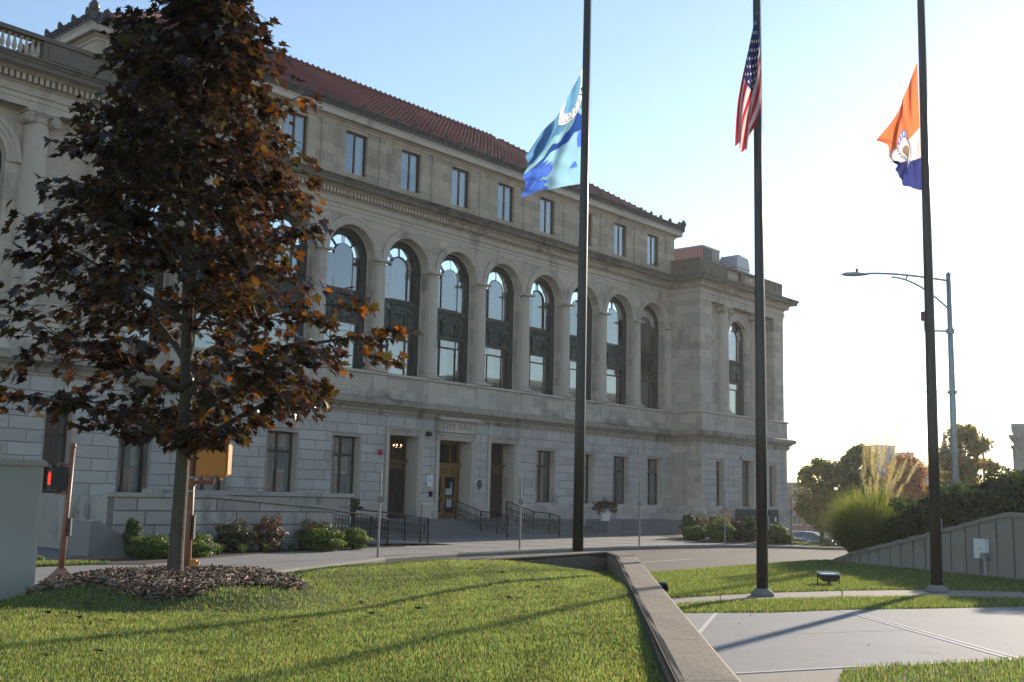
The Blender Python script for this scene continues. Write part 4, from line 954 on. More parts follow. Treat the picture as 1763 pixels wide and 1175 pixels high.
for i in range(0, len(PTS)-1, 2):
    j = min(i+2, len(PTS)-1); mb = MB(); rings = [wall_ring(i, .005)]+[wall_ring(q, 0) for q in range(i+1, j)]+[wall_ring(j, -.005)]; k = 9
    for r_ in rings: mb.v += r_
    for a_ in range(len(rings)-1):
        for c_ in range(k-1): mb.f.append([a_*k+c_, (a_+1)*k+c_, (a_+1)*k+c_+1, a_*k+c_+1]); mb.mi.append(0)
    mb.f.append(list(range(k))); mb.mi.append(0); mb.f.append([(len(rings)-1)*k+c_ for c_ in range(k)][::-1]); mb.mi.append(0)
    mb.obj('cast_length', MAT['aggregate'], sw)
mb = MB(); core = [wall_ring(i, 0) for i in range(len(PTS))]
for r_ in core: mb.v += [(r_[0][0]*.97+r_[8][0]*.03, r_[0][1]*.97+r_[8][1]*.03, z) if q == 0 else (r_[0][0]*.03+r_[8][0]*.97, r_[0][1]*.03+r_[8][1]*.97, z) for q, z in ((0,-.2),(0,r_[3][2]-.015),(1,r_[3][2]-.015),(1,-.2))]
for i in range(len(core)-1):
    for c_ in range(3): mb.f.append([4*i+c_, 4*(i+1)+c_, 4*(i+1)+c_+1, 4*i+c_+1]); mb.mi.append(0)
mb.obj('joint_core', MAT['soil'], sw)
# ------------------------------------------------------------------ grass blades
def px_of(x, y, z):
    d = np.stack([x, y, z-EYE], -1); f = d @ np.array(FW); return 881.5+1906*(d @ np.array(RT))/f, 587.5-1906*(d @ np.array(UP))/f, f
def blades(name, pts, h, w, cols, lean=.45):
    n = len(pts); a = rng.uniform(0, 2*np.pi, n); hh = h*rng.uniform(.55, 1.25, n)[:,None]; ww = w*rng.uniform(.7, 1.3, n)[:,None]
    side = np.stack([np.cos(a), np.sin(a), np.zeros(n)], -1); l = rng.uniform(0, 2*np.pi, n); lm = np.abs(rng.normal(0, lean, n))
    tip = np.stack([np.cos(l)*lm, np.sin(l)*lm, np.ones(n)], -1); tip /= np.linalg.norm(tip, axis=1)[:,None]
    mid = np.stack([np.cos(l)*lm*.4, np.sin(l)*lm*.4, np.ones(n)], -1); mid /= np.linalg.norm(mid, axis=1)[:,None]
    v0 = pts-side*ww; v1 = pts+side*ww; vm = pts+mid*hh*.55
    V = np.stack([v0, v1, vm+side*ww*.75, vm-side*ww*.75, pts+tip*hh], 1).reshape(-1, 3); b = np.arange(n)[:,None]*5
    F = np.concatenate([b+np.array([[0,1,2]]), b+np.array([[0,2,3]]), b+np.array([[3,2,4]])]).astype(np.int32)
    C = np.repeat(cols, 5, 0)
    return np_mesh(name, V, F, MAT['grass'], False, C)
def grass_cols(n, base=(.135,.19,.066), dry=.16, x=None, y=None):
    c = np.array(base)[None]*rng.uniform(.35, 1.75, (n,1))*np.stack([rng.uniform(.8,1.35,n), np.ones(n), rng.uniform(.7,1.2,n)], -1)
    if x is not None:
        p = (np.sin(x*1.7+np.sin(y*1.1)*1.5)+np.sin(y*2.3+1+np.sin(x*.9)))*.25; p2 = (np.sin(x*7.1+3*np.sin(y*3.7))+np.sin(y*8.3+2.5*np.sin(x*4.1)))*.25; c *= (1+.3*p+.45*p2)[:,None]; c[:,0] *= 1+.25*np.clip(p,0,1)
    d = rng.random(n) < dry; c[d] = np.array((.31,.28,.14))*rng.uniform(.6,1.2,(d.sum(),1)); return c
def scatter(n, x0, x1, y0, y1, zf, keep, dref):
    x = rng.uniform(x0, x1, n); y = rng.uniform(y0, y1, n); z = np.zeros(n)
    u, v, f = px_of(x, y, z+.5); m = (f > 2.5) & (u > -140) & (u < 1900) & (v < 1330) & (rng.random(n) < np.minimum(1, (dref/np.maximum(f, .1))**1.6))
    x, y = x[m], y[m]; m = np.array([keep(a, b) for a, b in zip(x, y)], bool); x, y = x[m], y[m]
    return np.stack([x, y, np.array([zf(a, b) for a, b in zip(x, y)])], -1)
def on_bank(x, y): return inner_dist(x, y) > .36 and x < 15.0 and y < 13.2 and (y < 11.3 or x < 14.2) and math.hypot(x-TX, (y-TY)) > 1.08+.16*math.sin(5*math.atan2(y-TY, x-TX))+random.uniform(-.12,.2)
pts = scatter(1600000, -1, 15, 2, 13.4, bank_z, on_bank, 6.0)
stuff(tag(put('lawn_grass', blades('lawn_grass', pts, .029, .0030, grass_cols(len(pts), x=pts[:,0], y=pts[:,1]))), 'short sunlit turf covering the grass bank in the foreground', 'grass'))
def pip(poly):
    P_ = np.array(poly)
    def f(x, y):
        c = False; j = len(P_)-1
        for i in range(len(P_)):
            if (P_[i,1] > y) != (P_[j,1] > y) and x < (P_[j,0]-P_[i,0])*(y-P_[i,1])/(P_[j,1]-P_[i,1])+P_[i,0]: c = not c
            j = i
        return c
    return f
L1 = pip(LAWN)
L2 = pip(STRIP); L3 = pip(CLAWN)
pts = scatter(260000, 13, 31, 7, 15, lambda x, y: 0, L1, 30)
stuff(tag(put('lawn_grass', blades('lawn_grass', pts, .06, .006, grass_cols(len(pts)))), 'half shaded lawn between the road and the curved path', 'grass'))
pts = scatter(170000, 12, 25, 4, 11, lambda x, y: -.006, L2, 22)
stuff(tag(put('lawn_grass', blades('lawn_grass', pts, .06, .005, grass_cols(len(pts)))), 'narrow curved grass strip in front of the flagpole path', 'grass'))
pts = scatter(150000, 8, 20, -4, 6, lambda x, y: .012, L3, 11)
stuff(tag(put('lawn_grass', blades('lawn_grass', pts, .055, .0045, grass_cols(len(pts)))), 'corner of lawn at the near edge of the pale court', 'grass'))
# ------------------------------------------------------------------ maple
def maple_leaf(size=1.0, fold=.18, seed=0):
    rr = random.Random(seed)
    A_ = [(0,-.12,0),(.16,-.06,0),(.38,-.14,0),(.30,.10,0),(.52,.22,0),(.36,.34,0),(.40,.52,0),(.20,.46,0),(.13,.62,0),(.05,.78,0),(0,.92,0)]
    L_ = [(-x,y,z) for x, y, z in A_[-2:0:-1]]; O = A_+L_; c = (0,.18,0); cv = rr.uniform(-.5,.1); f2 = fold*rr.uniform(.3,2)
    V = [(0,.18,0)]+O; V = [(x*size*rr.uniform(.94,1.06), y*size, (abs(x)*f2+cv*((y-.3)**2)*.5+rr.uniform(-.02,.02))*size) for x, y, z in V]
    n = len(O); return V, [(0, 1+i, 1+(i+1) % n) for i in range(n)]
tree = thing('maple_tree', 'young maple with dark purple and amber leaves standing in a mulch ring', 'tree', (TX, TY, .70), world=True)
prof_r = [(2.0,.12),(2.28,1.05),(2.6,1.70),(2.95,1.92),(3.3,1.98),(3.7,1.85),(4.25,1.62),(4.9,1.36),(5.5,1.22),(6.1,1.02),(6.6,.8),(7.0,.45),(7.25,.1)]
def crown_r(z, az):
    for (a, ra), (b, rb) in zip(prof_r, prof_r[1:]):
        if a <= z <= b: r_ = ra+(rb-ra)*(z-a)/(b-a); break
    else: return 0
    return r_*(1+.16*math.sin(3*az+z*2.7)+.16*math.sin(5*az-z*4.3)+.08*math.sin(9*az+z*7))
tr = MB(); lean = Vector((.03,-.035,1.0))
def trunk_pt(z): t = z-.7; return Vector((TX, TY, .7))+Vector((-.012*t+.025*math.sin(t*1.3), .014*t+.02*math.sin(t*1.7+1)-.017, t))
zz = [.55,.62,.75,1.0,1.4,2.0,2.5,3.2,4.0,4.8,5.6,6.3,6.9]; rad = [.14,.108,.088,.078,.074,.07,.066,.062,.05,.038,.027,.017,.008]
tr.tube([trunk_pt(z) for z in zz], rad, 12)
rr = random.Random(11); twigs = []; br = MB()
limbs = []
for i in range(34):
    z = 1.95+(i/34)**.9*4.7; az = i*2.399+rr.uniform(-.3,.3); limbs.append((z, az))
for z, az in limbs:
    b = trunk_pt(z); zt = min(7.1, z+rr.uniform(.45, 1.15)); rmax = crown_r(zt, az)*rr.uniform(.72,.95)
    e = trunk_pt(zt)+Vector((math.cos(az)*rmax, math.sin(az)*rmax, rr.uniform(-.15,.1))); m = b.lerp(e, .5)+Vector((0,0,rr.uniform(.05,.28)))
    pts_ = [b.lerp(m, t).lerp(m.lerp(e, t), t) for t in [j/7 for j in range(8)]]; r_ = .036*(1-(z-2)/6)+.008
    tr.tube(pts_, [r_*(1-.8*j/7) for j in range(8)], 6)
    for j in range(2, 8):
        for q in range(2): limbs_a = az+rr.uniform(-1.2,1.2); l = rr.uniform(.25,.75)*(1-.05*j); d = Vector((math.cos(limbs_a), math.sin(limbs_a), rr.uniform(-.35,.5))).normalized(); twigs.append((pts_[j], pts_[j]+d*l))
# fill twigs so that the whole crown volume carries leaves
for i in range(540):
    z = rr.uniform(2.05, 7.15); az = rr.uniform(0, 2*math.pi); R_ = crown_r(z, az)
    r_ = R_*math.sqrt(rr.uniform(.12, 1)); p = trunk_pt(z)+Vector((math.cos(az)*r_, math.sin(az)*r_, 0)); d = Vector((math.cos(az), math.sin(az), rr.uniform(-.5,.3))).normalized()
    twigs.append((p-d*rr.uniform(.25,.5), p))
leaves = []
for a, b in twigs:
    mid = a.lerp(b, .5)+Vector((0,0,.04)); br.tube([a, mid, b], [.007,.005,.003], 4, cap=False)
    n = rr.randint(10, 14)
    for q in range(n):
        t = rr.uniform(.25, 1.1); p = a.lerp(b, t)+Vector((rr.gauss(0,.055), rr.gauss(0,.055), rr.gauss(-.02,.05)))
        c0 = trunk_pt(min(7, max(2, p.z))); az = math.atan2(p.y-c0.y, p.x-c0.x)
        if (p.xy-c0.xy).length > crown_r(min(7.2, max(2.01, p.z)), az)*1.12+.05: continue
        leaves.append((p, az+rr.gauss(0,.8)))
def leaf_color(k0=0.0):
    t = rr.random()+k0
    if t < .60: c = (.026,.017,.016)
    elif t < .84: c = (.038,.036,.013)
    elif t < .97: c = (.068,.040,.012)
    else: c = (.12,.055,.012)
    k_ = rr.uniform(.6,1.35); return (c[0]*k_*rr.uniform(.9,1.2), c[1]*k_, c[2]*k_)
shapes = [maple_leaf(.13, .25, s) for s in range(14)]
lm = []
for s in range(14):
    V_, F_ = shapes[s]
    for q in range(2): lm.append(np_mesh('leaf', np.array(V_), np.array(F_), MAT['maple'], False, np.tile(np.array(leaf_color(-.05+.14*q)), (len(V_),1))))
def leaf_matrix(p, az):
    # tip points outward and down, blade faces up-outward
    dr = Vector((math.cos(az), math.sin(az), rr.uniform(-1.5,.25))).normalized(); s_ = dr.cross(Vector((0,0,1))).normalized(); n_ = s_.cross(dr)
    roll = rr.gauss(0,.45); s2 = s_*math.cos(roll)+n_*math.sin(roll); n2 = s2.cross(dr); k_ = rr.uniform(.7,1.2)
    M_ = Matrix((s2*k_, dr*k_, n2*k_)).transposed().to_4x4(); M_.translation = p; return M_
leaves = [(p, leaf_matrix(p, az)) for p, az in leaves]
leaves.sort(key=lambda t: (t[0]-Vector((0,0,EYE))).dot(FW)+rr.gauss(0,.25))
tr.obj('trunk', MAT['bark'], tree, True); stuff(br.obj('twigs', MAT['twig'], tree))
VV, FF, CC = [], [], []; base = 0
for i, (p, M_) in enumerate(leaves):
    if i < 300:
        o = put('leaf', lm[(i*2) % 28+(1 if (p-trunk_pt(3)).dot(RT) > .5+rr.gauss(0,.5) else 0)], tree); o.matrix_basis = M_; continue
    V_, F_ = shapes[i % 14]; V_ = np.array(V_) @ np.array(M_.to_3x3()).T + np.array(M_.translation)
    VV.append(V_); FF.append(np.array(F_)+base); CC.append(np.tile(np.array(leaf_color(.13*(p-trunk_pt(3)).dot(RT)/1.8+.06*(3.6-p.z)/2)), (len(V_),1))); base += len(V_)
stuff(put('crown', np_mesh('crown', np.concatenate(VV), np.concatenate(FF), MAT['maple'], False, np.concatenate(CC)), tree))
print('leaves', len(leaves))
# mulch
n = 6500; r_ = np.sqrt(rng.random(n))*1.22; a_ = rng.uniform(0, 2*np.pi, n); r_ *= 1+.14*np.sin(5*a_)
x = TX+r_*np.cos(a_); y = TY+r_*np.sin(a_); z = np.array([bank_z(p, q) for p, q in zip(x, y)])+rng.uniform(0,.035,n)
l = rng.uniform(.02,.075,n)[:,None]; w = rng.uniform(.004,.011,n)[:,None]; an = rng.uniform(0, 2*np.pi, n); el = rng.normal(0,.3,n)
d = np.stack([np.cos(an)*np.cos(el), np.sin(an)*np.cos(el), np.sin(el)], -1); s = np.stack([-np.sin(an), np.cos(an), rng.normal(0,.5,n)], -1); s /= np.linalg.norm(s, axis=1)[:,None]; u = np.cross(d, s); t_ = rng.uniform(.002,.005,n)[:,None]
c = np.stack([x, y, z], -1); C8 = [c+d*l*i+s*w*j+u*t_*k for i, j, k in ((-1,-1,-1),(1,-1,-1),(1,1,-1),(-1,1,-1),(-1,-1,1),(1,-1,1),(1,1,1),(-1,1,1))]
V = np.stack(C8, 1).reshape(-1, 3); b = (np.arange(n)*8)[:,None]; F = np.concatenate([b+np.array([q]) for q in ((4,5,6,7),(0,1,5,4),(1,2,6,5),(2,3,7,6),(3,0,4,7))])
cc = np.array([(.20,.14,.10),(.12,.075,.05),(.28,.22,.17),(.07,.045,.035)])[rng.integers(0,4,n)]*rng.uniform(.7,1.2,(n,1))
mul = thing('mulch_ring', 'raised ring of brown wood chip mulch round the maple trunk', 'mulch', (TX, TY, .65), world=True); mul['kind'] = 'stuff'
stuff(put('wood_chips', np_mesh('wood_chips', V, F, MAT['chip'], False, np.repeat(cc, 8, 0)), mul))
# soil skin under the chips
nr, na = 8, 40; V = [(TX, TY, bank_z(TX,TY)+.012)]
for i in range(1, nr+1):
    for j in range(na):
        aa = 2*math.pi*j/na; q = 1.2*i/nr*(1+.14*math.sin(5*aa)); px_, py_ = TX+q*math.cos(aa), TY+q*math.sin(aa); V.append((px_, py_, bank_z(px_, py_)+(.012 if i < nr else -.03)))
mb = MB(); mb.v = V
for j in range(na): mb.f.append([0, 1+j, 1+(j+1) % na]); mb.mi.append(0)
for i in range(nr-1):
    for j in range(na): mb.f.append([1+i*na+j, 1+(i+1)*na+j, 1+(i+1)*na+(j+1) % na, 1+i*na+(j+1) % na]); mb.mi.append(0)
mb.obj('mulch_bed', MAT['soil'], mul, True)
# ------------------------------------------------------------------ flagpoles and flags
def flagpole(label, x, y, lean, d0, zb=0):
    t = thing('flagpole', label, 'flagpole', (x, y, zb), group='three dark flagpoles')
    H = 15.0; m = MB(); pts_ = [(lean[0]*h, lean[1]*h, h) for h in (0, 3, 6, 9, 12, H)]; m.tube(pts_, [d0/2*(1-.45*h/H) for h in (0,3,6,9,12,H)], 20); m.obj('pole', MAT['polepaint'], t, True)
    m = MB(); m.lathe([(d0*.98,0),(d0*1.0,.06),(d0*.75,.10),(d0*.6,.13),(d0*.52,.14)], 20); m.obj('base_collar', MAT['kerb'], t, True)
    m = MB(); e = Vector(pts_[-1]); m.lathe([(.0,.0),(.09,.05),(.1,.1),(.05,.18),(0,.2)], 12, tuple(e)); m.obj('finial', MAT['brassdoor'], t, True)
    m = MB(); off = Vector((.657,-.754,0))*(d0*.5); m.tube([off+Vector((0,0,1.3)), off*.7+Vector((lean[0]*13,lean[1]*13,13))], .006, 4); m.obj('halyard', MAT['white'], t)
    m = MB(); m.box(-.03,.03,-.02,.02,1.15,1.4); o = m.obj('cleat', MAT['galv'], t, loc=off)
    return t
RH = Vector((math.sin(YAW), -math.cos(YAW), 0)); DH = Vector((math.cos(YAW), math.sin(YAW), 0))
P1, P2, P3 = Vector((16.16,12.40,0)), Vector((17.91,9.65,0)), Vector((21.81,8.03,0))
flagpole('dark flagpole behind the corner of the seat wall flying the blue flag', P1.x, P1.y, tuple((RH*.0035)[:2]), .205)
flagpole('dark flagpole on a round collar flying the striped flag', P2.x, P2.y, tuple((-RH*.001)[:2]), .205)
flagpole('dark flagpole nearest the retaining wall flying the orange and navy flag', P3.x, P3.y, tuple((RH*.003)[:2]), .22)
FG = 'flags at half mast'
def flag(label, pole, pts, colour, nu=150, nv=110, wave=None):
    """pts: function (u,v) -> (right, depth, height) metres from the pole axis; u from hoist to fly, v from bottom to top"""
    U, V_ = np.meshgrid(np.linspace(0,1,nu+1), np.linspace(0,1,nv+1)); r_, d_, h_ = pts(U, V_)
    P_ = np.array(pole)[None,None]+r_[...,None]*np.array(RH)+d_[...,None]*np.array(DH)+h_[...,None]*np.array((0,0,1.))
    C_ = colour(U, V_); idx = np.arange((nu+1)*(nv+1)).reshape(nv+1, nu+1); F_ = np.stack([idx[:-1,:-1], idx[:-1,1:], idx[1:,1:], idx[1:,:-1]], -1).reshape(-1,4)
    o = put('flag', np_mesh('flag', P_.reshape(-1,3), F_, MAT['cloth'], True, C_.reshape(-1,3))); tag(o, label, 'flag', FG); return o
def bez(a, b, c, t): return (1-t)**2*a+2*t*(1-t)*b+t*t*c
# blue flag: hoist on the pole, blown a little towards the left
def f1(u, v):
    ht, hb = 9.45, 7.12; hz = hb+(ht-hb)*v
    # top edge sags, bottom edge nearly level
    topx, topz = bez(.0,-.38,-1.05,u), bez(ht,8.55,7.72,u); botx, botz = bez(.0,-.55,-1.11,u), bez(hb,7.14,6.88,u)
    r_ = botx+(topx-botx)*v+.04; h_ = botz+(topz-botz)*v+.03*np.sin(7*u+3*v)*u
    d_ = .12+u*.25+.10*np.sin(9*u*(.6+.5*v)+2.2*v)*np.minimum(1,u*3)+.08*np.sin(16*u+5*v)*u+.06*np.sin(13*v+7*u)*u+.03*np.sin(29*v-17*u)*u
    r_ = r_+.03*np.sin(12*v+5*u)*u; return r_*1.055, d_, 1.74+(h_-1.6)*1.055
def c1(u, v):
    n1 = .03*np.sin(14*u+2)+.02*np.sin(31*u+v*9); C = np.empty(u.shape+(3,)); teal = np.array((.09,.22,.40)); cyan = np.array((.22,.42,.54)); royal = np.array((.05,.12,.46)); navy = np.array((.02,.06,.25)); pale = np.array((.70,.74,.76))
    C[:] = teal; C[v+n1 < .66] = np.array((.22,.42,.50)); C[v+n1+.12*u < .63] = navy; C[v+n1*.4-.02*u < .47] = cyan
    j = .05*np.sin(23*v)+.03*np.sin(57*v+1)+.02*np.sin(91*v); C[(u+j > .66) & (v < .5)] = royal
    b = np.sin(9*u+4*v)+np.sin(17*v-6*u+1)+.6*np.sin(29*u+13*v); C[(b > .8) & (v < .46) & (v > .16) & (u < .72)] = royal*1.2
    rr_ = np.hypot(u-.27, v-.91); C[rr_ < .26] = pale; C[rr_ < .165] = np.array((.12,.30,.50)); C[(rr_ < .265) & (rr_ > .255)] = np.array((.05,.12,.30)); return C
fl1 = flag('blue and aqua city flag with white seal ring, hanging left of its pole', P1, f1, c1)
MAT['navyink'] = simple('navy_ink', (.03,.07,.25), .7, var=.1, bmp=0)
def flag_text(parent, body, cu_, cv_, rad, a_mid, size, step):
    """lettering that follows the seal ring, reversed because the back of the cloth is seen"""
    VV_, FF_ = [], []
    for i, ch in enumerate(body):
        me = text_mesh('seal_letter', ch, size, MAT['navyink'], 0.0); a = a_mid+(i-(len(body)-1)/2)*step
        b = len(VV_)
        for vt in me.vertices:
            x_, y_ = vt.co.x, vt.co.y; rr_ = rad-y_; aa = a+x_/rad
            uu, vv = cu_+rr_*math.cos(aa), cv_+rr_*math.sin(aa); q = f1(np.array(uu), np.array(vv)); VV_.append(P1+RH*float(q[0])+DH*(float(q[1])-.012)+Vector((0,0,float(q[2]))))
        FF_ += [[b+k_ for k_ in p.vertices] for p in me.polygons]; bpy.data.meshes.remove(me)
    MB().add(VV_, FF_).obj('seal_lettering', MAT['navyink'], parent)
flag_text(fl1, 'MISSOURI', .27, .91, .212, R(-78), .10, .36)
st = MB(); sv = []
for k in range(10):
    q_ = .032*(1 if k % 2 == 0 else .4); uu, vv = .27+.212*math.cos(R(205))+q_*math.sin(k*math.pi/5), .91+.212*math.sin(R(205))+q_*math.cos(k*math.pi/5)
    q = f1(np.array(uu), np.array(vv)); sv.append(P1+RH*float(q[0])+DH*(float(q[1])-.012)+Vector((0,0,float(q[2]))))
st.add([sum(sv, Vector())/10]+sv, [(0,1+k,1+(k+1) % 10) for k in range(10)]); st.obj('seal_star', MAT['navyink'], fl1)
# striped flag, limp: hoist on the pole, fly fallen down beside it
def f2(u, v):
    hz = 9.28+1.62*v; hx = -.02+.05*(1-v)
    fx, fz = -.22-.16*(v)-.02, 7.93+.20*v
    s_ = u**.92; r_ = hx+(fx-hx)*s_+.05*np.sin(math.pi*np.minimum(1,u*1.6))*(1-v)*1.2; h_ = hz+(fz-hz)*s_
    r_ = r_-.10*np.sin(math.pi*u)*v+.035*np.sin(13*v+3*u)*np.sin(math.pi*np.minimum(1,u*1.3+.1)); d_ = -.14+.16*np.sin(10.5*v+2.2*u+.4)*np.minimum(1,.25+u)+.05*np.sin(21*v+6*u)*u-.1*u
    return r_*1.15, d_, h_
def c2(u, v):
    C = np.empty(u.shape+(3,)); red = np.array((.42,.02,.045)); wh = np.array((.66,.62,.62)); blue = np.array((.025,.035,.13))
    k_ = np.minimum(12, np.floor((1-v)*13)).astype(int); C[:] = wh; C[k_ % 2 == 0] = red; can = (u < .4) & (v > 6/13); C[can] = blue
    for i in range(9):
        for j in range(6 if i % 2 == 0 else 5):
            cu_ = .4*(j*2+(1 if i % 2 == 0 else 2))/12; cv_ = 1-(i+1)*.1*(7/13); C[np.hypot((u-cu_)*1.9, v-cv_) < .016] = wh*1.1
    return C
flag('limp red and white striped flag with starred blue canton', P2, f2, c2, 220, 156)
def f3(u, v):
    w = np.where(v > .667, .38+(v-.667)/.333*.62, np.where(v > .333, .21+(v-.333)/.334*.17, v/.333*.21)); w = w*(1-u)*.0+w*(1) ; 
    hz = 0; topx, topz = bez(0,-.28,-.86,u), bez(10.75,9.9,9.05,u); botx, botz = bez(.02,-.30,-.44,u), bez(8.0,8.05,8.5,u)
    s_ = (v*.35+w*.65); r_ = botx+(topx-botx)*s_; h_ = botz+(topz-botz)*s_
    d_ = .14+.20*np.sin(9*v+4*u)*u+.10*np.sin(15*u+7*v)*u+.05*np.sin(27*u-11*v)*u+.18*u*(1-v); r_ = r_+.05*np.sin(10*v+6*u)*u-.02; return r_, d_, h_
def c3(u, v):
    C = np.empty(u.shape+(3,)); C[:] = np.array((.62,.60,.60)); C[v > .667] = np.array((.68,.17,.07)); C[v < .333] = np.array((.03,.04,.17)); rr_ = np.hypot((u-.48)*1.7, v-.5); C[rr_ < .27] = np.array((.09,.11,.34)); C[rr_ < .21] = np.array((.60,.58,.52)); C[rr_ < .13] = np.array((.20,.16,.12))
    a_ = np.arctan2(v-.5, (u-.48)*1.7); C[(rr_ < .255) & (rr_ > .225) & (np.mod(a_, 2*math.pi/24) < .11)] = np.array((.7,.7,.7)); return C
flag('folded orange red, white and navy state flag hanging beside its pole', P3, f3, c3)

# a few fallen leaves on the turf and the court
VV, FF, CC = [], [], []; base = 0
for i in range(54):
    if i < 48: x, y = TX+rr.gauss(-.3,2.2), TY-abs(rr.gauss(0,2.6))
    else: x, y = rr.uniform(10.5,17), rr.uniform(4.6,8.4)
    if i < 48 and (inner_dist(x, y) < .6 or y > 11.5): continue
    z = bank_z(x, y)+.035 if i < 48 else .012
    V_, F_ = shapes[i % 14]; a = rr.uniform(0,6.28); M_ = Matrix.Translation((x,y,z)) @ Matrix.Rotation(a,4,'Z') @ Matrix.Rotation(rr.gauss(0,.3),4,'X') @ Matrix.Scale(rr.uniform(.4,.7) if i < 48 else rr.uniform(.2,.35),4)
    VV.append(np.array(V_) @ np.array(M_.to_3x3()).T + np.array(M_.translation)); FF.append(np.array(F_)+base); base += len(V_); CC.append(np.tile(np.array((.10,.06,.03))*rr.uniform(.5,1.4), (len(V_),1)))
stuff(tag(put('fallen_leaves', np_mesh('fallen_leaves', np.concatenate(VV), np.concatenate(FF), MAT['chip'], False, np.concatenate(CC))), 'scattered small brown fallen leaves on the turf and pale court', 'leaves'))
# ------------------------------------------------------------------ foliage helper
def soup(pts, nrm, size, cols, aspect=.6, mat='leaf', name='foliage'):
    """one small rhombic leaf per point"""
    n = len(pts); t = rng.normal(size=(n,3)); nrm = nrm+rng.normal(0,.6,(n,3)); nrm /= np.linalg.norm(nrm, axis=1)[:,None]; t -= nrm*(t*nrm).sum(1)[:,None]; t /= np.linalg.norm(t, axis=1)[:,None]; b = np.cross(nrm, t)
    s = (size*rng.uniform(.6,1.35,n))[:,None]; V = np.stack([pts-t*s, pts+b*s*aspect, pts+t*s, pts-b*s*aspect], 1).reshape(-1,3); F = np.arange(4*n).reshape(n,4)
    return np_mesh(name, V, F, MAT[mat], False, np.repeat(cols, 4, 0))
def tint(n, base, spread=.35, alt=None, frac=0):
    c = np.array(base)[None]*rng.uniform(1-spread, 1+spread, (n,1))*rng.uniform(.85,1.15,(n,3))
    if alt is not None: m = rng.random(n) < frac; c[m] = np.array(alt)*rng.uniform(.7,1.25,(m.sum(),1))
    return c
def ellipsoid_pts(n, rx, ry, rz, lump=.15, shell=.55, k=5, zmin=-.9):
    d = rng.normal(size=(int(n*1.3),3)); d /= np.linalg.norm(d, axis=1)[:,None]; d = d[d[:,2] > zmin][:n]; n = len(d)
    ph = rng.uniform(0,6,6); l = 1+lump*(np.sin(k*d[:,0]+ph[0])*np.sin(k*d[:,1]+ph[1])+np.sin(1.7*k*d[:,2]+ph[2]+2*d[:,0]))*.7
    r_ = (shell+(1-shell)*rng.random(n)**.5)*l; return d*r_[:,None]*np.array([rx,ry,rz]), d
def shrub(name, label, x, y, z, rx, ry, rz, n, size, base, alt=None, frac=0, group=None, cat='shrub', lump=.15, flowers=None, k=5, shell=.6):
    t = thing(name, label, cat, (x,y,z), group=group)
    p, d = ellipsoid_pts(n, rx, ry, rz, lump, shell, k); p[:,2] += rz*.92; m = p[:,2] > -.02; p, d = p[m], d[m]
    put('foliage', soup(p, d+np.array([0,0,.3]), size, tint(len(p), base, .35, alt, frac)), t, local=True)
    s = MB()
    for i in range(6): a = i*1.05; s.tube([(0,0,-.05),(rx*.25*math.cos(a),ry*.25*math.sin(a),rz*.5),(rx*.6*math.cos(a),ry*.6*math.sin(a),rz*1.1)], [.022,.015,.006], 5)
    s.obj('stem', MAT['twig'], t)
    if flowers:
        col, nf = flowers; MAT['petal_%s' % label[:6]] = mt = simple('petal', col, .6, var=.3)
        for i in range(nf):
            a, e = random.uniform(0,6.28), random.uniform(.25,1.3); c = (rx*1.0*math.cos(a)*math.cos(e), ry*1.0*math.sin(a)*math.cos(e), rz*.92+rz*1.02*math.sin(e)); b = MB()
            for q in range(5): th = q*1.257; b.add([(0,0,.0),(.035*math.cos(th-.5),.035*math.sin(th-.5),.03),(.055*math.cos(th),.055*math.sin(th),.045),(.035*math.cos(th+.5),.035*math.sin(th+.5),.03)], [(0,1,2,3)])
            b.obj('flower', mt, t, loc=c)
    return t
YEW = (.060,.100,.022); YG_ = 'clipped evergreen mounds in the planting beds'
sheet('planting_bed', [(12.0,25.2),(14.6,24.1),(17.1,25.5),(21.1,27.4),(24.9,28.2),(27.2,28.45),(24.1,28.6),(16.2,28.5),(14.3,27.2),(13.2,26.6)], GZ+.012, MAT['soil'], thick=.1)
sheet('side_lawn', [(8,25.0),(12.1,24.4),(14.0,24.6),(12.4,25.6),(13.6,27.1),(10,28.5),(6,28.5)], GZ+.016, MAT['turf'], thick=.1)
pts = scatter(60000, 6, 14, 24.3, 28.5, lambda x, y: GZ+.016, pip([(8,25.0),(12.1,24.4),(14.0,24.6),(12.4,25.6),(13.6,27.1),(10,28.5),(6,28.5)]), 30)
stuff(tag(put('lawn_grass', blades('lawn_grass', pts, .08, .01, grass_cols(len(pts)))), 'small patch of lawn at the left end of the ramp wall', 'grass'))
shrub('clipped_yew', 'wide low green mound just right of the maple trunk', 17.2, 26.4, GZ, .75, .7, .32, 5200, .035, YEW, (.13,.16,.03), .3, YG_)
shrub('clipped_yew', 'green mound partly hidden behind the maple trunk', 15.9, 26.0, GZ, .62, .6, .32, 4200, .035, YEW, (.12,.15,.03), .25, YG_)
shrub('clipped_yew', 'large bright mound below the end of the sloping ramp wall', 22.6, 27.35, GZ, .66, .6, .37, 5200, .035, YEW, (.15,.18,.035), .35, YG_, lump=.22)
shrub('clipped_yew', 'green mound touching the foot of the front ramp railing', 24.35, 27.9, GZ, .56, .5, .34, 4200, .035, YEW, (.14,.17,.03), .3, YG_, lump=.2)
shrub('cone_shrub', 'narrow dark upright conifer at the left end of the ramp wall', 15.9, 27.0, GZ, .24, .24, .55, 2600, .03, (.035,.065,.02), group='small cone conifers')
RG = 'rose bushes against the ramp wall'
shrub('rose_bush', 'rose bush with red blooms in front of the ramp wall, nearest the maple', 19.6, 27.7, GZ, .6, .5, .48, 2600, .04, (.04,.06,.025), (.09,.05,.03), .2, RG, flowers=((.38,.03,.06), 14), lump=.3)
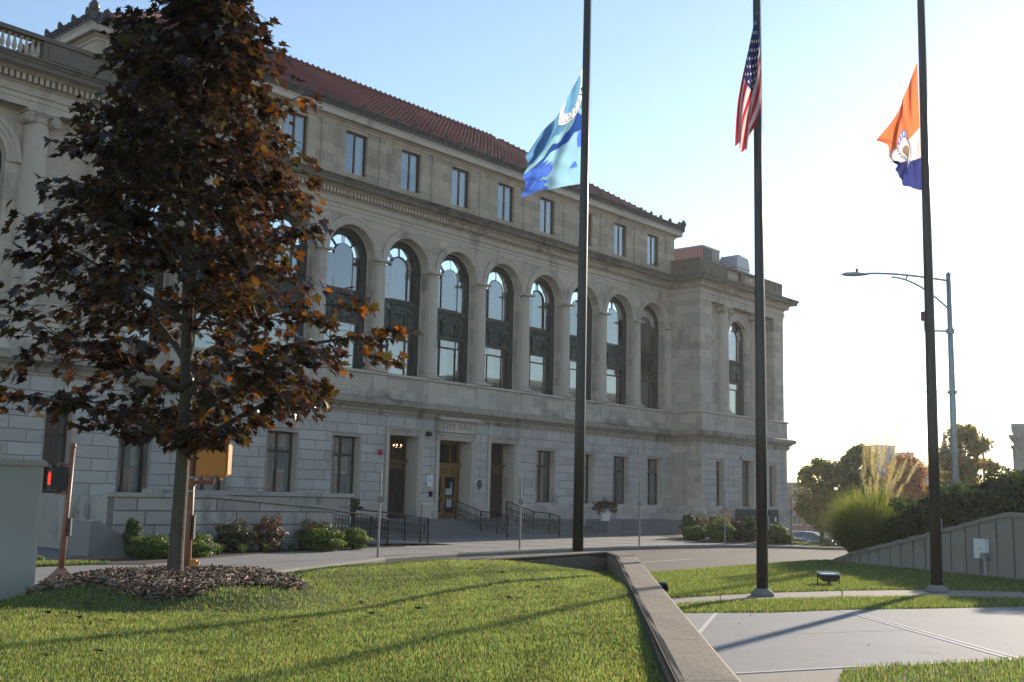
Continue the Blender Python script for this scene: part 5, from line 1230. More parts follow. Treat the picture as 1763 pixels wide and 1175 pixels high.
shrub('rose_bush', 'taller reddish rose bush in the middle of the ramp wall', 20.85, 27.75, GZ, .5, .5, .52, 2600, .04, (.05,.05,.025), (.16,.05,.03), .4, RG, flowers=((.35,.06,.04), 12), lump=.3)
shrub('rose_bush', 'rose bush with pink blooms near the end of the ramp wall', 22.9, 28.0, GZ, .7, .45, .48, 2800, .04, (.035,.055,.022), (.10,.06,.03), .2, RG, flowers=((.45,.05,.16), 10), lump=.3)
def grass_tuft(name, label, x, y, z, r_, h, n, col, group=None, cat='plant'):
    t = thing(name, label, cat, (x,y,z), group=group); V = []; F = []; C = []
    for i in range(n):
        a = rng.uniform(0,6.283); o = rng.uniform(.25,1)*r_; hh = h*rng.uniform(.6,1.1); w = .008+h*.008; s = np.array([-math.sin(a),math.cos(a),0])*w; cc = np.array(col)*rng.uniform(.7,1.3); b = len(V)
        b0 = np.array([math.cos(a)*r_*.12*rng.random(), math.sin(a)*r_*.12*rng.random(), 0])
        for k_, (q, zq) in enumerate(((0,0),(.35,.6),(.75,.92),(1.0,.80))):
            p = b0+np.array([math.cos(a)*o*q, math.sin(a)*o*q, hh*zq]); ww = 1-.3*k_ if k_ < 3 else .1; V += [p-s*ww, p+s*ww]; C += [cc, cc]
        for k_ in range(3): F.append([b+2*k_, b+2*k_+1, b+2*k_+3, b+2*k_+2])
    put('blades', np_mesh('blades', np.array(V), np.array(F), MAT['leaf'], False, np.array(C)), t, local=True); return t
LG = 'small leafy perennials along the bed edge'
grass_tuft('daylily', 'pale green daylily tuft just right of the wide mound', 18.3, 26.6, GZ, .35, .34, 70, (.12,.16,.05), LG)
grass_tuft('daylily', 'daylily tuft on dark soil in front of the first rose bush', 19.4, 27.0, GZ, .32, .32, 70, (.11,.15,.05), LG)
grass_tuft('daylily', 'daylily tuft in front of the taller reddish rose bush', 20.4, 27.25, GZ, .30, .3, 70, (.13,.17,.06), LG)
grass_tuft('daylily', 'grey green spiky tuft left of the large bright mound', 21.6, 27.6, GZ, .4, .36, 90, (.12,.15,.09), LG)
shrub('low_shrub', 'low dark shrub against the wall right of the maple trunk', 18.2, 27.9, GZ, .7, .4, .32, 1500, .04, (.03,.05,.025), (.08,.10,.04), .2)
# bed by the right wing
sheet('planting_bed', [(50.0,33.0),(47,30.4),(45.2,28.4),(43.5,26.4),(43.9,24.9),(45.0,23.2),(45.6,22.9),(46.6,24.0),(49,27.4),(55,32),(57,34),(54,34.4)], GZ+.012, MAT['soil'], thick=.1)
shrub('cone_shrub', 'small dark cone conifer at the left end of the right hand bed', 47.0, 29.3, GZ, .35, .35, .66, 2600, .04, (.03,.06,.022), group='small cone conifers')
shrub('cone_shrub', 'small dark cone conifer beside the middle flagpole in the bed', 46.0, 25.4, GZ, .3, .3, .62, 2400, .04, (.03,.06,.022), group='small cone conifers')
shrub('clipped_yew', 'low green mound left of the brightest mound in the right bed', 45.6, 28.0, GZ, .68, .6, .36, 3600, .045, YEW, (.13,.16,.03), .3, YG_)
shrub('clipped_yew', 'brightest round green mound at the front of the right bed', 45.4, 26.6, GZ, .78, .7, .52, 5000, .045, YEW, (.16,.20,.035), .4, YG_)
shrub('clipped_yew', 'round green mound right of the middle flagpole', 46.4, 24.3, GZ, .6, .6, .46, 3600, .045, YEW, (.14,.18,.03), .3, YG_)
shrub('clipped_yew', 'small green mound beside the middle flagpole at the bed end', 45.9, 23.6, GZ, .4, .4, .28, 2200, .04, YEW, (.14,.18,.03), .3, YG_)
for i, (x, y, rx, rz, lb) in enumerate(((48.2,29.6,.9,.62,'dark rose bush behind the cone conifer in the right bed'),(48.6,28.4,1.1,.66,'pinkish rose bush at the middle of the right bed'),(48.1,27.3,.9,.55,'low russet rose bush beside the thin signpost'),(47.2,26.3,.8,.45,'pale leaved bush at the right of the right bed'))):
    shrub('rose_bush', lb, x, y, GZ, rx, rx*.8, rz, 2600, .05, (.05,.055,.03), (.17,.08,.06), .3 if i else .1, 'rose bushes in the right bed', flowers=((.35,.08,.08), 8), lump=.3)
VERGE = [(45.0,21.3),(46.0,22.2),(47.6,24.3),(49.0,26.2),(48.0,26.2),(46.6,23.8),(45.4,22.6)]
sheet('verge', VERGE, GZ+.02, MAT['turf'], thick=.1)
pts = scatter(30000, 46, 50, 21, 26, lambda x, y: GZ+.02, pip(VERGE), 60)
stuff(tag(put('lawn_grass', blades('lawn_grass', pts, .1, .014, grass_cols(len(pts)))), 'bright strip of grass in front of the dark green cabinet', 'grass'))
# ------------------------------------------------------------------ planters
def planter(label, x, y, z, sc=1):
    t = thing('urn_planter', label, 'planter', (x,y,z), group='white urn planters')
    m = MB(); m.lathe([(.20,0),(.24,.03),(.22,.06),(.24,.12),(.34,.4),(.40,.58),(.44,.62),(.43,.66),(.36,.66),(.34,.56)], 20); m.obj('pot', MAT['white'], t, True)
    p, d = ellipsoid_pts(1500, .62, .62, .36, .3, .5); p[:,2] += .68; p = p[p[:,2] > .35]; d = d[:len(p)]; put('foliage', soup(p, d, .06, tint(len(p), (.05,.035,.025), .4, (.10,.09,.05), .3)), t, local=True)
    V = []; F = []; C = []
    for i in range(60):
        a = rng.uniform(0,6.28); tl = rng.uniform(.1,.6); hh = rng.uniform(.4,.75); b = len(V); s_ = np.array([-math.sin(a),math.cos(a),0])*.012
        for q in range(4): u_ = q/3; p_ = np.array([math.cos(a)*tl*u_**1.5, math.sin(a)*tl*u_**1.5, .66+hh*u_]); V += [p_-s_*(1-u_*.9), p_+s_*(1-u_*.9)]; C += [np.array((.06,.07,.04))]*2
        for q in range(3): F.append([b+2*q, b+2*q+1, b+2*q+3, b+2*q+2])
    put('spikes', np_mesh('spikes', np.array(V), np.array(F), MAT['leaf'], False, np.array(C)), t, local=True)
planter('white urn with trailing plants on the stone block right of the doors', 46.35, 33.85, .57)
planter('urn of dark foliage half hidden behind the ramp railing', 30.6, 35.6, .42)
# ------------------------------------------------------------------ retaining wall at the right, hedge, pampas
W0 = Vector((30.4,13.95)); WD = Vector((-3.34,-5.96)).normalized(); WN = Vector((WD.y,-WD.x))     # WN points back, into the bank
if WN.x < 0: WN = -WN
tops = [(-.9,.0),(-.3,.06),(.62,.33),(2.45,.70),(4.31,1.08),(6.02,1.46),(6.5,1.53),(7.2,1.48),(9.5,1.5),(12,1.5)]
def rtop(s):
    if s <= tops[0][0]: return 0
    for (a, za), (b, zb) in zip(tops, tops[1:]):
        if a <= s <= b: return za+(zb-za)*(s-a)/(b-a)
    return tops[-1][1]
rw = thing('retaining_wall', 'ribbed grey concrete retaining wall rising to the right below the hedge', 'wall', (W0.x, W0.y, 0), world=True)
def wp_(s, o, z): p = W0+WD*s+WN*o; return (p.x, p.y, z)
gro = [-.55,-.13,.2,.52,.91,1.30,1.74,2.20,2.62,3.11,3.56,4.03,4.50,5.01,5.48,6.02,6.55,7.1,7.65,8.2,8.75,9.3,9.9,10.5]
for a, b in zip(gro, gro[1:]):
    g_ = .025; za, zb = rtop(a+g_)-.08, rtop(b-g_)-.08
    if max(za, zb) < .05: continue
    m = MB(); m.add([wp_(a+g_,.02,-.1),wp_(b-g_,.02,-.1),wp_(b-g_,.02,zb),wp_(a+g_,.02,za),wp_(a+g_,.12,-.1),wp_(b-g_,.12,-.1),wp_(b-g_,.12,zb),wp_(a+g_,.12,za)], [(0,1,2,3),(4,0,3,7),(1,5,6,2),(3,2,6,7)]); m.obj('panel', MAT['retain'], rw)
m = MB(); S = [-.9,-.3,.62,2.45,4.31,6.02,6.5,7.2,10.5]
for s in S: z = rtop(s); m.v += [wp_(s,.1,-.2), wp_(s,.1,z-.06), wp_(s,.35,z-.06), wp_(s,.35,-.2)]
for i in range(len(S)-1):
    for j in range(3): m.f.append([4*i+j, 4*(i+1)+j, 4*(i+1)+j+1, 4*i+j+1]); m.mi.append(0)
m.obj('core', MAT['retain'], rw)
m = MB()
for i, s in enumerate(np.linspace(-.9, 10.5, 60)): z = rtop(s)+.012*math.sin(i*1.9); m.v += [wp_(s,-.03,z-.09), wp_(s,-.04,z-.01), wp_(s,.02,z+.02), wp_(s,.36,z+.02), wp_(s,.38,z-.08)]
for i in range(59):
    for j in range(4): m.f.append([5*i+j, 5*(i+1)+j, 5*(i+1)+j+1, 5*i+j+1]); m.mi.append(0)
m.obj('coping', MAT['retain'], rw)
m = MB(); m.add([wp_(-.6,-.12,.06),wp_(10.5,-.12,.06),wp_(10.5,.05,.06),wp_(-.6,.05,.06),wp_(-.6,-.12,-.1),wp_(10.5,-.12,-.1)], [(0,1,2,3),(4,5,1,0)]); m.obj('footing', MAT['retain'], rw)
# bank of soil behind it
m = MB(); S = np.linspace(-1, 12, 20)
for s in S: z = max(.0, rtop(min(s,10))-.1); m.v += [wp_(s,.3,z-.02), wp_(s,1.2,z+.15), wp_(s,4,z+.3), wp_(s,9,-.6), wp_(s,9.5,-2)]
for i in range(19):
    for j in range(4): m.f.append([5*i+j, 5*(i+1)+j, 5*(i+1)+j+1, 5*i+j+1]); m.mi.append(0)
struct(m.obj('earth_bank', MAT['turf']))
eb = thing('meter_box', 'white electrical box fixed low on the ribbed retaining wall', 'electrical box', wp_(5.65,-.01,.44), math.atan2(WD.y, WD.x))
m = MB(); m.box(-.2,.16,.0,.13,0,.46) if WD.cross(WN) > 0 and False else m.box(-.2,.16,-.0,.13,0,.46); 
for v in range(len(m.v)): m.v[v] = (m.v[v][0], -m.v[v][1] if (Matrix.Rotation(math.atan2(WD.y,WD.x),2) @ Vector((0,1))).dot(WN) > 0 else m.v[v][1], m.v[v][2])
m.obj('casing', MAT['white'], eb)
sg_ = -1 if (Matrix.Rotation(math.atan2(WD.y,WD.x),2) @ Vector((0,1))).dot(WN) > 0 else 1
MB().box(.02,.18,min(0,sg_*.16),max(0,sg_*.16),-.01,.14).obj('junction', MAT['galv'], eb); MB().tube([(.08,sg_*.06,0),(.08,sg_*.06,-.4)], .03, 8).obj('conduit', MAT['galv'], eb); MB().box(-.01,.01,min(sg_*.13,sg_*.14),max(sg_*.13,sg_*.14),.2,.24).obj('latch', MAT['black'], eb)
def hedge(label, c, rx, ry, rz, n, base, rot=0):
    t = thing('hedge_bush', label, 'hedge', c, rot, 'dark rounded hedge above the retaining wall')
    p, d = ellipsoid_pts(n, rx, ry, rz, .22, .72, 6, -.6); p[:,2] += rz*.55; put('foliage', soup(p, d, .055, tint(n if len(p) == n else len(p), base, .4, (.075,.11,.03), .15)), t, local=True)
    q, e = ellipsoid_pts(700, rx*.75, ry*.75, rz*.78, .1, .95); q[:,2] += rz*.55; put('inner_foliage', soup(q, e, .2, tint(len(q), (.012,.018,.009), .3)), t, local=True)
    s = MB(); [s.tube([(0,0,-.2),(rx*.4*math.cos(a),ry*.4*math.sin(a),rz*.9)], [.04,.015], 5) for a in (0,1.3,2.6,3.9,5.2)]; s.obj('stem', MAT['twig'], t)
def wpt(s, o, z): return wp_(s, o, z)
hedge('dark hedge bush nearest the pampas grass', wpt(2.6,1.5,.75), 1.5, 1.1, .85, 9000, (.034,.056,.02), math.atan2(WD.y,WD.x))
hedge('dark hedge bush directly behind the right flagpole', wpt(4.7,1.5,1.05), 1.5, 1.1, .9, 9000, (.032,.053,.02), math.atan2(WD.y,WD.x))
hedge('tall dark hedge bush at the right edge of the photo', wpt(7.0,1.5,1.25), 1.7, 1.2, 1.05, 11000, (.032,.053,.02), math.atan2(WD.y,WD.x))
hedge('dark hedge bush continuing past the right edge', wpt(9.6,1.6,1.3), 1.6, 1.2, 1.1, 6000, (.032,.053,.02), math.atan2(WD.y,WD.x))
# fountain grass with plumes
pg = thing('pampas_grass', 'huge green clump of fountain grass with tall pale feathery plumes', 'ornamental grass', wpt(-.2,1.3,.05))
V = []; F = []; C = []
for i in range(11000):
    a = rng.uniform(0,6.283); th = rng.random()**.65*1.4; ln = rng.uniform(1.45,2.3); b = len(V); s = np.array([-math.sin(a),math.cos(a),0])*.009
    p = np.array([math.cos(a)*.55*rng.random(), math.sin(a)*.55*rng.random(), 0]); cc = np.array((.17,.21,.055))*rng.uniform(.6,1.3)
    if rng.random() < .2: cc = np.array((.34,.28,.11))*rng.uniform(.7,1.2)
    for k_ in range(5):
        ww = (1,1,.8,.5,.06)[k_]; V += [p-s*ww, p+s*ww]; C += [cc]*2; t2 = th*(.55+.32*k_); p = p+np.array([math.cos(a)*math.sin(t2), math.sin(a)*math.sin(t2), math.cos(t2)])*ln/4
    for k_ in range(4): F.append([b+2*k_, b+2*k_+1, b+2*k_+3, b+2*k_+2])
put('blades', np_mesh('blades', np.array(V), np.array(F), MAT['reedleaf'], False, np.array(C)), pg, local=True)
for i in range(30):
    a = rng.uniform(0,6.283); o = rng.uniform(.1,1.35) if i > 3 else 1.7; hh = rng.uniform(2.5,4.3)-o*.35; top = Vector((math.cos(a)*o*.62+.35, math.sin(a)*o*.62-.28, hh)); b0 = Vector((math.cos(a)*.25, math.sin(a)*.25, .2)); mid = b0.lerp(top, .55)+Vector((-math.cos(a)*.1, -math.sin(a)*.1, .12))
    m = MB(); m.tube([b0, mid, top], [.008,.006,.004], 4)
    st_ = m.obj('stem', MAT['reed'] if 'reed' in MAT else MAT.setdefault('reed', simple('reed', (.14,.16,.06), .7, var=.2, bmp=0)), pg)
    n = 320; t_ = rng.random(n); ax = np.array(top-mid.lerp(top, .45)); p0 = np.array(mid.lerp(top, .45)); p = p0[None]+ax[None]*t_[:,None]*1.15; spread = .10*np.sin(np.pi*np.clip(t_*.9+.08,0,1))[:,None]; dd = rng.normal(size=(n,3)); dd /= np.linalg.norm(dd,axis=1)[:,None]; dd[:,2] = np.abs(dd[:,2])
    s_ = np.cross(dd, np.array([.3,.2,1.])); s_ /= np.linalg.norm(s_,axis=1)[:,None]; Vp = np.stack([p-s_*.004, p+s_*.004, p+dd*(spread+.03)], 1).reshape(-1,3)
    put('plume', np_mesh('plume', Vp, np.arange(3*n).reshape(n,3), MAT['reedleaf'], False, np.repeat(tint(n,(.58,.50,.38),.2),3,0)), st_, local=True)
# ------------------------------------------------------------------ pedestrian signals and cabinet
s1 = thing('pedestrian_signal', 'brown signal pole with orange signal head seen from behind the maple', 'signal', (8.46,12.97,-.12))
m = MB(); m.tube([(0,0,0),(-.03,-.02,1.2),(-.07,-.05,2.62)], [.058,.056,.052], 14); m.obj('pole', MAT['brownpole'], s1, True); MB().lathe([(.15,0),(.14,.1),(.08,.35),(.06,.4)], 8).obj('pedestal', MAT['brownpole'], s1)
rz = math.atan2(RH.y, RH.x)
hd = put('signal_head', None, s1, local=True) if False else None
m = MB(); bb = [( -.23,-.2),(-.2,-.23),(.2,-.23),(.23,-.2),(.23,.2),(.2,.23),(-.2,.23),(-.23,.2)]; m.prism_y(bb, -.10, .12); m.prism_y([(x*.88,z*.88) for x,z in bb], -.125, -.10)
for x in (-.12,.12):
    for z in (-.25,.25): m.box(x-.02,x+.02,-.06,-.02,z-.03,z+.03)
hd = m.obj('signal_head', MAT['orange'], s1, loc=(.0,.0,2.14)); hd.location = Vector((-.06,-.04,2.14))+RH*.30; hd.rotation_euler = (0,0,rz); hd.scale = (.9,.9,.95)
for dz in (.29, -.30):
    m = MB(); a = Vector((-.05,-.03,2.14+dz)); m.tube([a, a+RH*.2, a+RH*.3, a+RH*.3+Vector((0,0,-.06 if dz > 0 else .06))], .028, 8); m.lathe([(.075,-.05),(.075,.05)], 12, tuple(a)); m.obj('bracket', MAT['brownpole'], s1)
m = MB(); m.box(-.012,.012,-.06,.02,-.16,.16); o = m.obj('button_plate', MAT['black'], s1, loc=tuple(Vector((-.03,-.02,1.25))+RH*.075)); o.rotation_euler = (0,0,rz)
m = MB(); m.box(-.045,.045,-.04,.04,-.05,.05); m.tube([(.045,0,0),(.08,0,0)], .025, 8); o = m.obj('push_button', MAT['orange'], s1, loc=tuple(Vector((-.02,-.01,.78))+RH*.09)); o.rotation_euler = (0,0,rz)
m = MB(); m.lathe([(.062,-.012),(.062,.012)], 14, (-.06,-.04,1.9)); m.lathe([(.062,-.012),(.062,.012)], 14, (-.06,-.04,1.72)); m.obj('clamp_band', MAT['galv'], s1)
s2 = thing('pedestrian_signal', 'brown signal pole with black head showing a red hand beside the cabinet', 'signal', (10.0,19.3,GZ))
m = MB(); m.tube([(0,0,.25),(.02,.01,1.2),(.06,.03,2.52)], [.056,.054,.052], 14); m.obj('pole', MAT['brownpole'], s2, True); m = MB(); m.prism([(-.2,-.2),(.2,-.2),(.2,.2),(-.2,.2)], 0, .16); m.lathe([(.24,.16),(.1,.3),(.07,.34)], 4, a0=math.pi/4, a1=math.pi/4+2*math.pi); m.obj('pedestal', MAT['brownpole'], s2)
MB().lathe([(.06,2.48),(.065,2.5),(.06,2.56),(.02,2.58)], 14, (.06,.03,0)).obj('cap', MAT['brownpole'], s2)
m = MB(); m.box(-.23,.23,-.1,.1,-.22,.22); m.box(-.26,.26,-.2,-.1,.2,.24); m.box(-.26,-.24,-.2,-.1,-.2,.24); m.box(.24,.26,-.2,-.1,-.2,.24); hd = m.obj('signal_head', MAT['black'], s2, loc=tuple(Vector((.03,.015,1.92))-RH*.25)); hd.rotation_euler = (0,0,rz-.75)
m, nt, p, out = nodes('red_signal'); p.inputs['Base Color'].default_value = (.6,.02,.01,1); p.inputs['Emission Color'].default_value = (1,.03,.01,1); p.inputs['Emission Strength'].default_value = .8; MAT['redlamp'] = m
hm = MB(); hm.prism_y([(-.07,-.14),(.06,-.14),(.09,.02),(.08,.03),(.05,-.03),(.05,.13),(.03,.13),(.02,.02),(.01,.15),(-.01,.15),(-.02,.02),(-.03,.14),(-.05,.14),(-.05,.0),(-.07,.09),(-.09,.09)], -.115, -.10); hm.obj('red_hand', MAT['redlamp'], hd).scale = (.7,1,.8)
for dz in (.26, -.26): m = MB(); a = Vector((.04,.02,1.92+dz)); m.tube([a, a-RH*.24, a-RH*.24+Vector((0,0,-.05 if dz > 0 else .05))], .022, 8); m.obj('bracket', MAT['brownpole'], s2)
m = MB(); m.box(-.03,.03,-.05,.02,-.16,.16); o = m.obj('button_plate', MAT['black'], s2, loc=tuple(Vector((.02,.0,1.06))+RH*.08)); o.rotation_euler = (0,0,rz)
cb = thing('signal_cabinet', 'tall grey green traffic control cabinet at the left edge of the bank', 'cabinet', (5.12,12.0,.05))
m = MB(); m.box(-.62,.62,-.38,.38,0,1.78); m.obj('body', MAT['cabinet'], cb); m = MB(); m.box(-.65,.65,-.41,.41,1.78,1.82); m.box(-.63,.63,-.39,.39,1.82,1.845); m.obj('lid', MAT['cabinet'], cb)
m = MB(); m.box(-.585,.585,-.40,-.38,.09,1.72); m.obj('door', MAT['cabinet'], cb); m = MB(); m.box(-.5,-.46,-.43,-.40,.85,1.05); m.obj('handle', MAT['galv'], cb)
m = MB(); m.box(-.25,.22,-.2,.2,0,.16); o = m.obj('cabinet_cap_unit', MAT['cabinet'], loc=(5.15,12.0,1.896)); tag(o, 'small pale grey unit sitting on top of the grey green cabinet', 'box')
# ------------------------------------------------------------------ edge-on signposts along the kerb
for i, (x, y, h, lb) in enumerate(((21.85,23.95,2.5,'thin grey signpost in front of the ramp railing'),(29.85,25.45,2.5,'thin grey signpost left of the blue flag pole'),(37.4,25.6,2.5,'thin grey signpost right of the white urn'),(42.9,24.9,2.3,'thin grey signpost standing before the right wing'),(44.6,22.6,2.2,'thin grey signpost in front of the parked car'))):
    t = thing('signpost', lb, 'signpost', (x,y,GZ), group='thin signposts along the kerb'); MB().tube([(0,0,0),(0,0,h*.72)], .035, 8).obj('post', MAT['greypost'], t); MB().tube([(0,0,h*.66),(0,0,h)], .027, 8).obj('upper_post', MAT['greypost'], t)
    a = math.atan2(y, x); m = MB(); m.box(-.15,.15,-.005,.005,h-.62,h-.1); o = m.obj('sign_plate', MAT['galv'], t); o.rotation_euler = (0,0,a+.06); o.location = (-.03*math.sin(a), .03*math.cos(a), 0)
    m = MB(); m.box(-.06,.06,-.05,.05,h*.62,h*.69); m.obj('bracket', MAT['greypost'], t)
# ------------------------------------------------------------------ small site things
gb_ = thing('utility_cabinet', 'dark green utility cabinet in front of the right wing corner', 'cabinet', (49.6,27.0,GZ), .0)
m = MB(); m.box(-1.0,1.0,-.65,.65,.1,1.42); m.prism_y([(-1.0,1.42),(1.0,1.42),(.9,1.5),(-.9,1.5)], -.68, .65); m.obj('body', MAT['greenbox'], gb_); m = MB(); m.box(-1.05,1.05,-.7,.7,-.02,.1); m.obj('pad', MAT['kerb'], gb_)
for x in (-.5,.5): m = MB(); m.box(x-.46,x+.46,-.68,-.65,.15,1.38); m.obj('door', MAT['greenbox'], gb_)
m = MB(); m.box(.55,.72,-.695,-.68,.9,1.12); m.obj('warning_label', MAT['white'], gb_)
def floodlight(label, x, y, rz_, tilt=.35, sc=1.0):
    t = thing('floodlight', label, 'floodlight', (x,y,0), rz_, 'ground floodlights'); hs = sc; m = MB(); m.box(-.035*sc,.035*sc,-.035*sc,.035*sc,-.05,.22*sc); m.obj('post', MAT['iron'], t)
    m = MB(); m.prism_y([(-.17,-.09),(.17,-.09),(.23,.07),(-.23,.07)], -.17, .17); h = m.obj('housing', MAT['iron'], t, loc=(0,0,.21*sc)); h.rotation_euler = (tilt,0,0); h.scale = (hs,hs,hs)
    m = MB(); m.box(-.215,.215,-.16,.16,.066,.076); m.obj('lens', MAT['chrome'], h); m = MB()
    for a, b, c, d in ((-.24,.24,-.18,-.16),(-.24,.24,.16,.18),(-.24,-.22,-.16,.16),(.22,.24,-.16,.16)): m.box(a,b,c,d,.06,.095)
    m.obj('rim', MAT['galv'], h); m = MB(); m.box(-.27,-.25,-.02,.02,-.2,.05); m.box(.25,.27,-.02,.02,-.2,.05); m.obj('yoke', MAT['iron'], h)
floodlight('black floodlight with bright glass standing on the half shaded lawn', 21.5, 10.1, rz, .10, .85)
floodlight('small dark floodlight peeping over the seat wall', 16.75, 11.0, rz+2.6, .9, .5)
lw = MB(); a, b = Vector((48.3,25.0)), Vector((47.5,23.5)); d = (b-a).normalized(); n_ = Vector((d.y,-d.x))*.15
lw.prism([(a.x-n_.x,a.y-n_.y),(b.x-n_.x,b.y-n_.y),(b.x+n_.x,b.y+n_.y),(a.x+n_.x,a.y+n_.y)], -.4, .06); o = lw.obj('low_wall', MAT['kerb']); tag(o, 'low grey concrete wall between the green cabinet and the car', 'wall')
# ------------------------------------------------------------------ street lamps
def street_lamp(label, x, y, z, H, dia, arm, armdir, sc=1.0, detail=True):
    t = thing('street_lamp', label, 'street lamp', (x,y,z), group='galvanised street lamps'); m = MB(); m.tube([(0,0,0),(0,0,H*.5),(0,0,H)], [dia/2,dia*.43,dia*.34], 14); m.obj('pole', MAT['galv'], t, True)
    A2 = Vector(armdir).normalized(); zt = H-.2; top = [Vector((0,0,zt))+A2*arm*s+Vector((0,0,.28*math.sin(math.pi*.55*s)*arm/3)) for s in [i/8 for i in range(9)]]
    m = MB(); m.tube(top, .038, 8); m.obj('upper_arm', MAT['galv'], t)
    m = MB(); low = [Vector((0,0,zt-1.05))+A2*arm*.7*s+Vector((0,0,1.18*(1-(1-s)**1.8))) for s in [i/8 for i in range(9)]]; m.tube(low, .034, 8); m.obj('lower_arm', MAT['galv'], t)
    for s in (3, 6): m = MB(); a = low[s]; b = min(top, key=lambda q: (q.xy-a.xy).length); m.tube([a, b], .03, 6); m.obj('strut', MAT['galv'], t)
    e = top[-1]; m = MB(); pts_ = [e+A2*s for s in (-.05,.15,.45,.75,.9)]; m.tube([p-Vector((0,0,.03)) for p in pts_], [.05,.10,.15,.12,.03], 10)
    for i, v in enumerate(m.v): m.v[i] = (v[0], v[1], e.z-.03+(v[2]-e.z+.03)*.55)
    lh = m.obj('lamp_head', MAT['galv'], t, True); m = MB(); c = e+A2*.35; m.lathe([(.045,.05),(.045,.17),(.02,.18)], 8, tuple(c)); m.obj('photocell', MAT['black'], lh)
    m = MB(); m.lathe([(dia*.36,H),(dia*.4,H+.03),(.02,H+.12)], 12); m.obj('cap', MAT['galv'], t); return t
AD = -RH*1.0+DH*.10
sl_ = street_lamp('tall galvanised street lamp with long curved arm behind the right flagpole', 39.0, 13.62, -.4, 10.15, .25, 2.8, tuple(AD))
m = MB(); a = Vector((0,0,8.15)); m.tube([a, a-RH*.9, a-RH*.9+Vector((0,0,.35))], .035, 6); m.lathe([(.14,-.08),(.14,.08)], 10, tuple(a)); m.obj('detector_arm', MAT['galv'], sl_)
m = MB(); b = a-RH*.9+Vector((0,0,.45)); m.box(b.x-.09,b.x+.09,b.y-.09,b.y+.09,b.z-.1,b.z+.22); m.tube([b+Vector((0,0,.2)), b+RH*.22+Vector((0,0,.1))], .07, 8); m.obj('detector', MAT['redbronze'], sl_)
for dz in (6.0, 4.0): m = MB(); m.lathe([(.16,-.05),(.16,.05)], 12, (0,0,dz)); m.tube([(0,0,dz), tuple(Vector((0,0,dz))-RH*.95)], .02, 6); m.obj('clamp', MAT['galv'], sl_)
street_lamp('distant thin street lamp among the green trees', 86.7, 38.3, -2, 7.2, .22, 2.6, tuple(-RH))
street_lamp('distant street lamp right of the large amber tree', 82.9, 26.9, -2, 9.0, .22, 1.2, tuple(-RH))
# ------------------------------------------------------------------ parked car
def car(x, y, z, rz_):
    t = thing('parked_car', 'silver blue hatchback car parked on the street beyond the hall', 'car', (x,y,z), rz_)
    MAT['carpaint'] = cp = simple('car_paint', (.16,.23,.36), .25, .5, var=.05, bmp=0); MAT['carglass'] = cg = simple('car_glass', (.05,.065,.08), .06, 0, var=.1, bmp=0, spec=.9); MAT['tyre'] = ty = simple('tyre', (.02,.02,.02), .85)
    L_ = [(-2.1,.35,.62),(-2.12,.62,.7),(-2.0,.92,.74),(-1.1,.98,.8),(-.2,1.0,.82),(.7,.98,.82),(1.2,.93,.8),(1.95,.74,.74),(2.15,.55,.66),(2.15,.3,.6)]
    m = MB()
    for xx, zt, hw in L_: m.v += [(xx,-hw,.26),(xx,-hw-.05,.5),(xx,-hw,zt-.06),(xx,-hw+.1,zt),(xx,hw-.1,zt),(xx,hw,zt-.06),(xx,hw+.05,.5),(xx,hw,.26)]
    for i in range(len(L_)-1):
        for j in range(8): m.f.append([8*i+j, 8*i+(j+1) % 8, 8*(i+1)+(j+1) % 8, 8*(i+1)+j]); m.mi.append(0)
    m.f.append(list(range(8))); m.mi.append(0); m.f.append([8*(len(L_)-1)+j for j in range(8)][::-1]); m.mi.append(0); body = m.obj('body', cp, t, True)
    R_ = [(-1.9,.93,.66),(-1.45,1.38,.58),(-.6,1.47,.58),(.25,1.42,.57),(1.2,.95,.66)]; m = MB()
    for xx, zt, hw in R_: m.v += [(xx,-hw,zt-.02),(xx,-hw+.12,zt),(xx,hw-.12,zt),(xx,hw,zt-.02)]
    for i in range(4):
        for j in range(3): m.f.append([4*i+j, 4*i+j+1, 4*(i+1)+j+1, 4*(i+1)+j]); m.mi.append(0)
    m.obj('roof', cp, t, True)
    m = MB(); m.add([(.28,-.55,1.40),(.28,.55,1.40),(1.16,.66,.97),(1.16,-.66,.97)], [(0,1,2,3)]); 
    for v in range(4): m.v[v] = (m.v[v][0]+.02, m.v[v][1], m.v[v][2]+.015)
    m.obj('windscreen', cg, t)
    for s in (-1,1):
        m = MB(); m.add([(-1.8,s*.74,.95),(1.05,s*.74,.95),(.25,s*.60,1.38),(-1.4,s*.60,1.36)], [(0,1,2,3)]); m.obj('side_window', cg, t)
        m = MB(); m.box(-.2,-.14,s*.72-.03,s*.72+.03,.94,1.38); m.obj('door_pillar', cp, t); m = MB(); m.box(.85,1.0,min(s*.8,s*.98),max(s*.8,s*.98),.95,1.08); m.obj('mirror', cp, t)
        m = MB(); m.box(1.9,2.12,s*.5-.14,s*.5+.14,.56,.7); m.obj('headlight', MAT['chrome'], t)
        for xx in (-1.3,1.35):
            m = MB(); m.tube([(xx,s*.62,.31),(xx,s*.84,.31)], .31, 18); w = m.obj('wheel', ty, t); m = MB(); m.tube([(xx,s*.83,.31),(xx,s*.855,.31)], .19, 12); m.obj('rim', MAT['galv'], w)
    m = MB(); m.box(2.1,2.17,-.42,.42,.34,.5); m.obj('grille', MAT['black'], t); m = MB(); m.box(2.15,2.19,-.25,.25,.42,.53); m.obj('number_plate', MAT['white'], t)
car(100.6, 48.9, -.296+gz(100.6), math.atan2(-.97,.05))
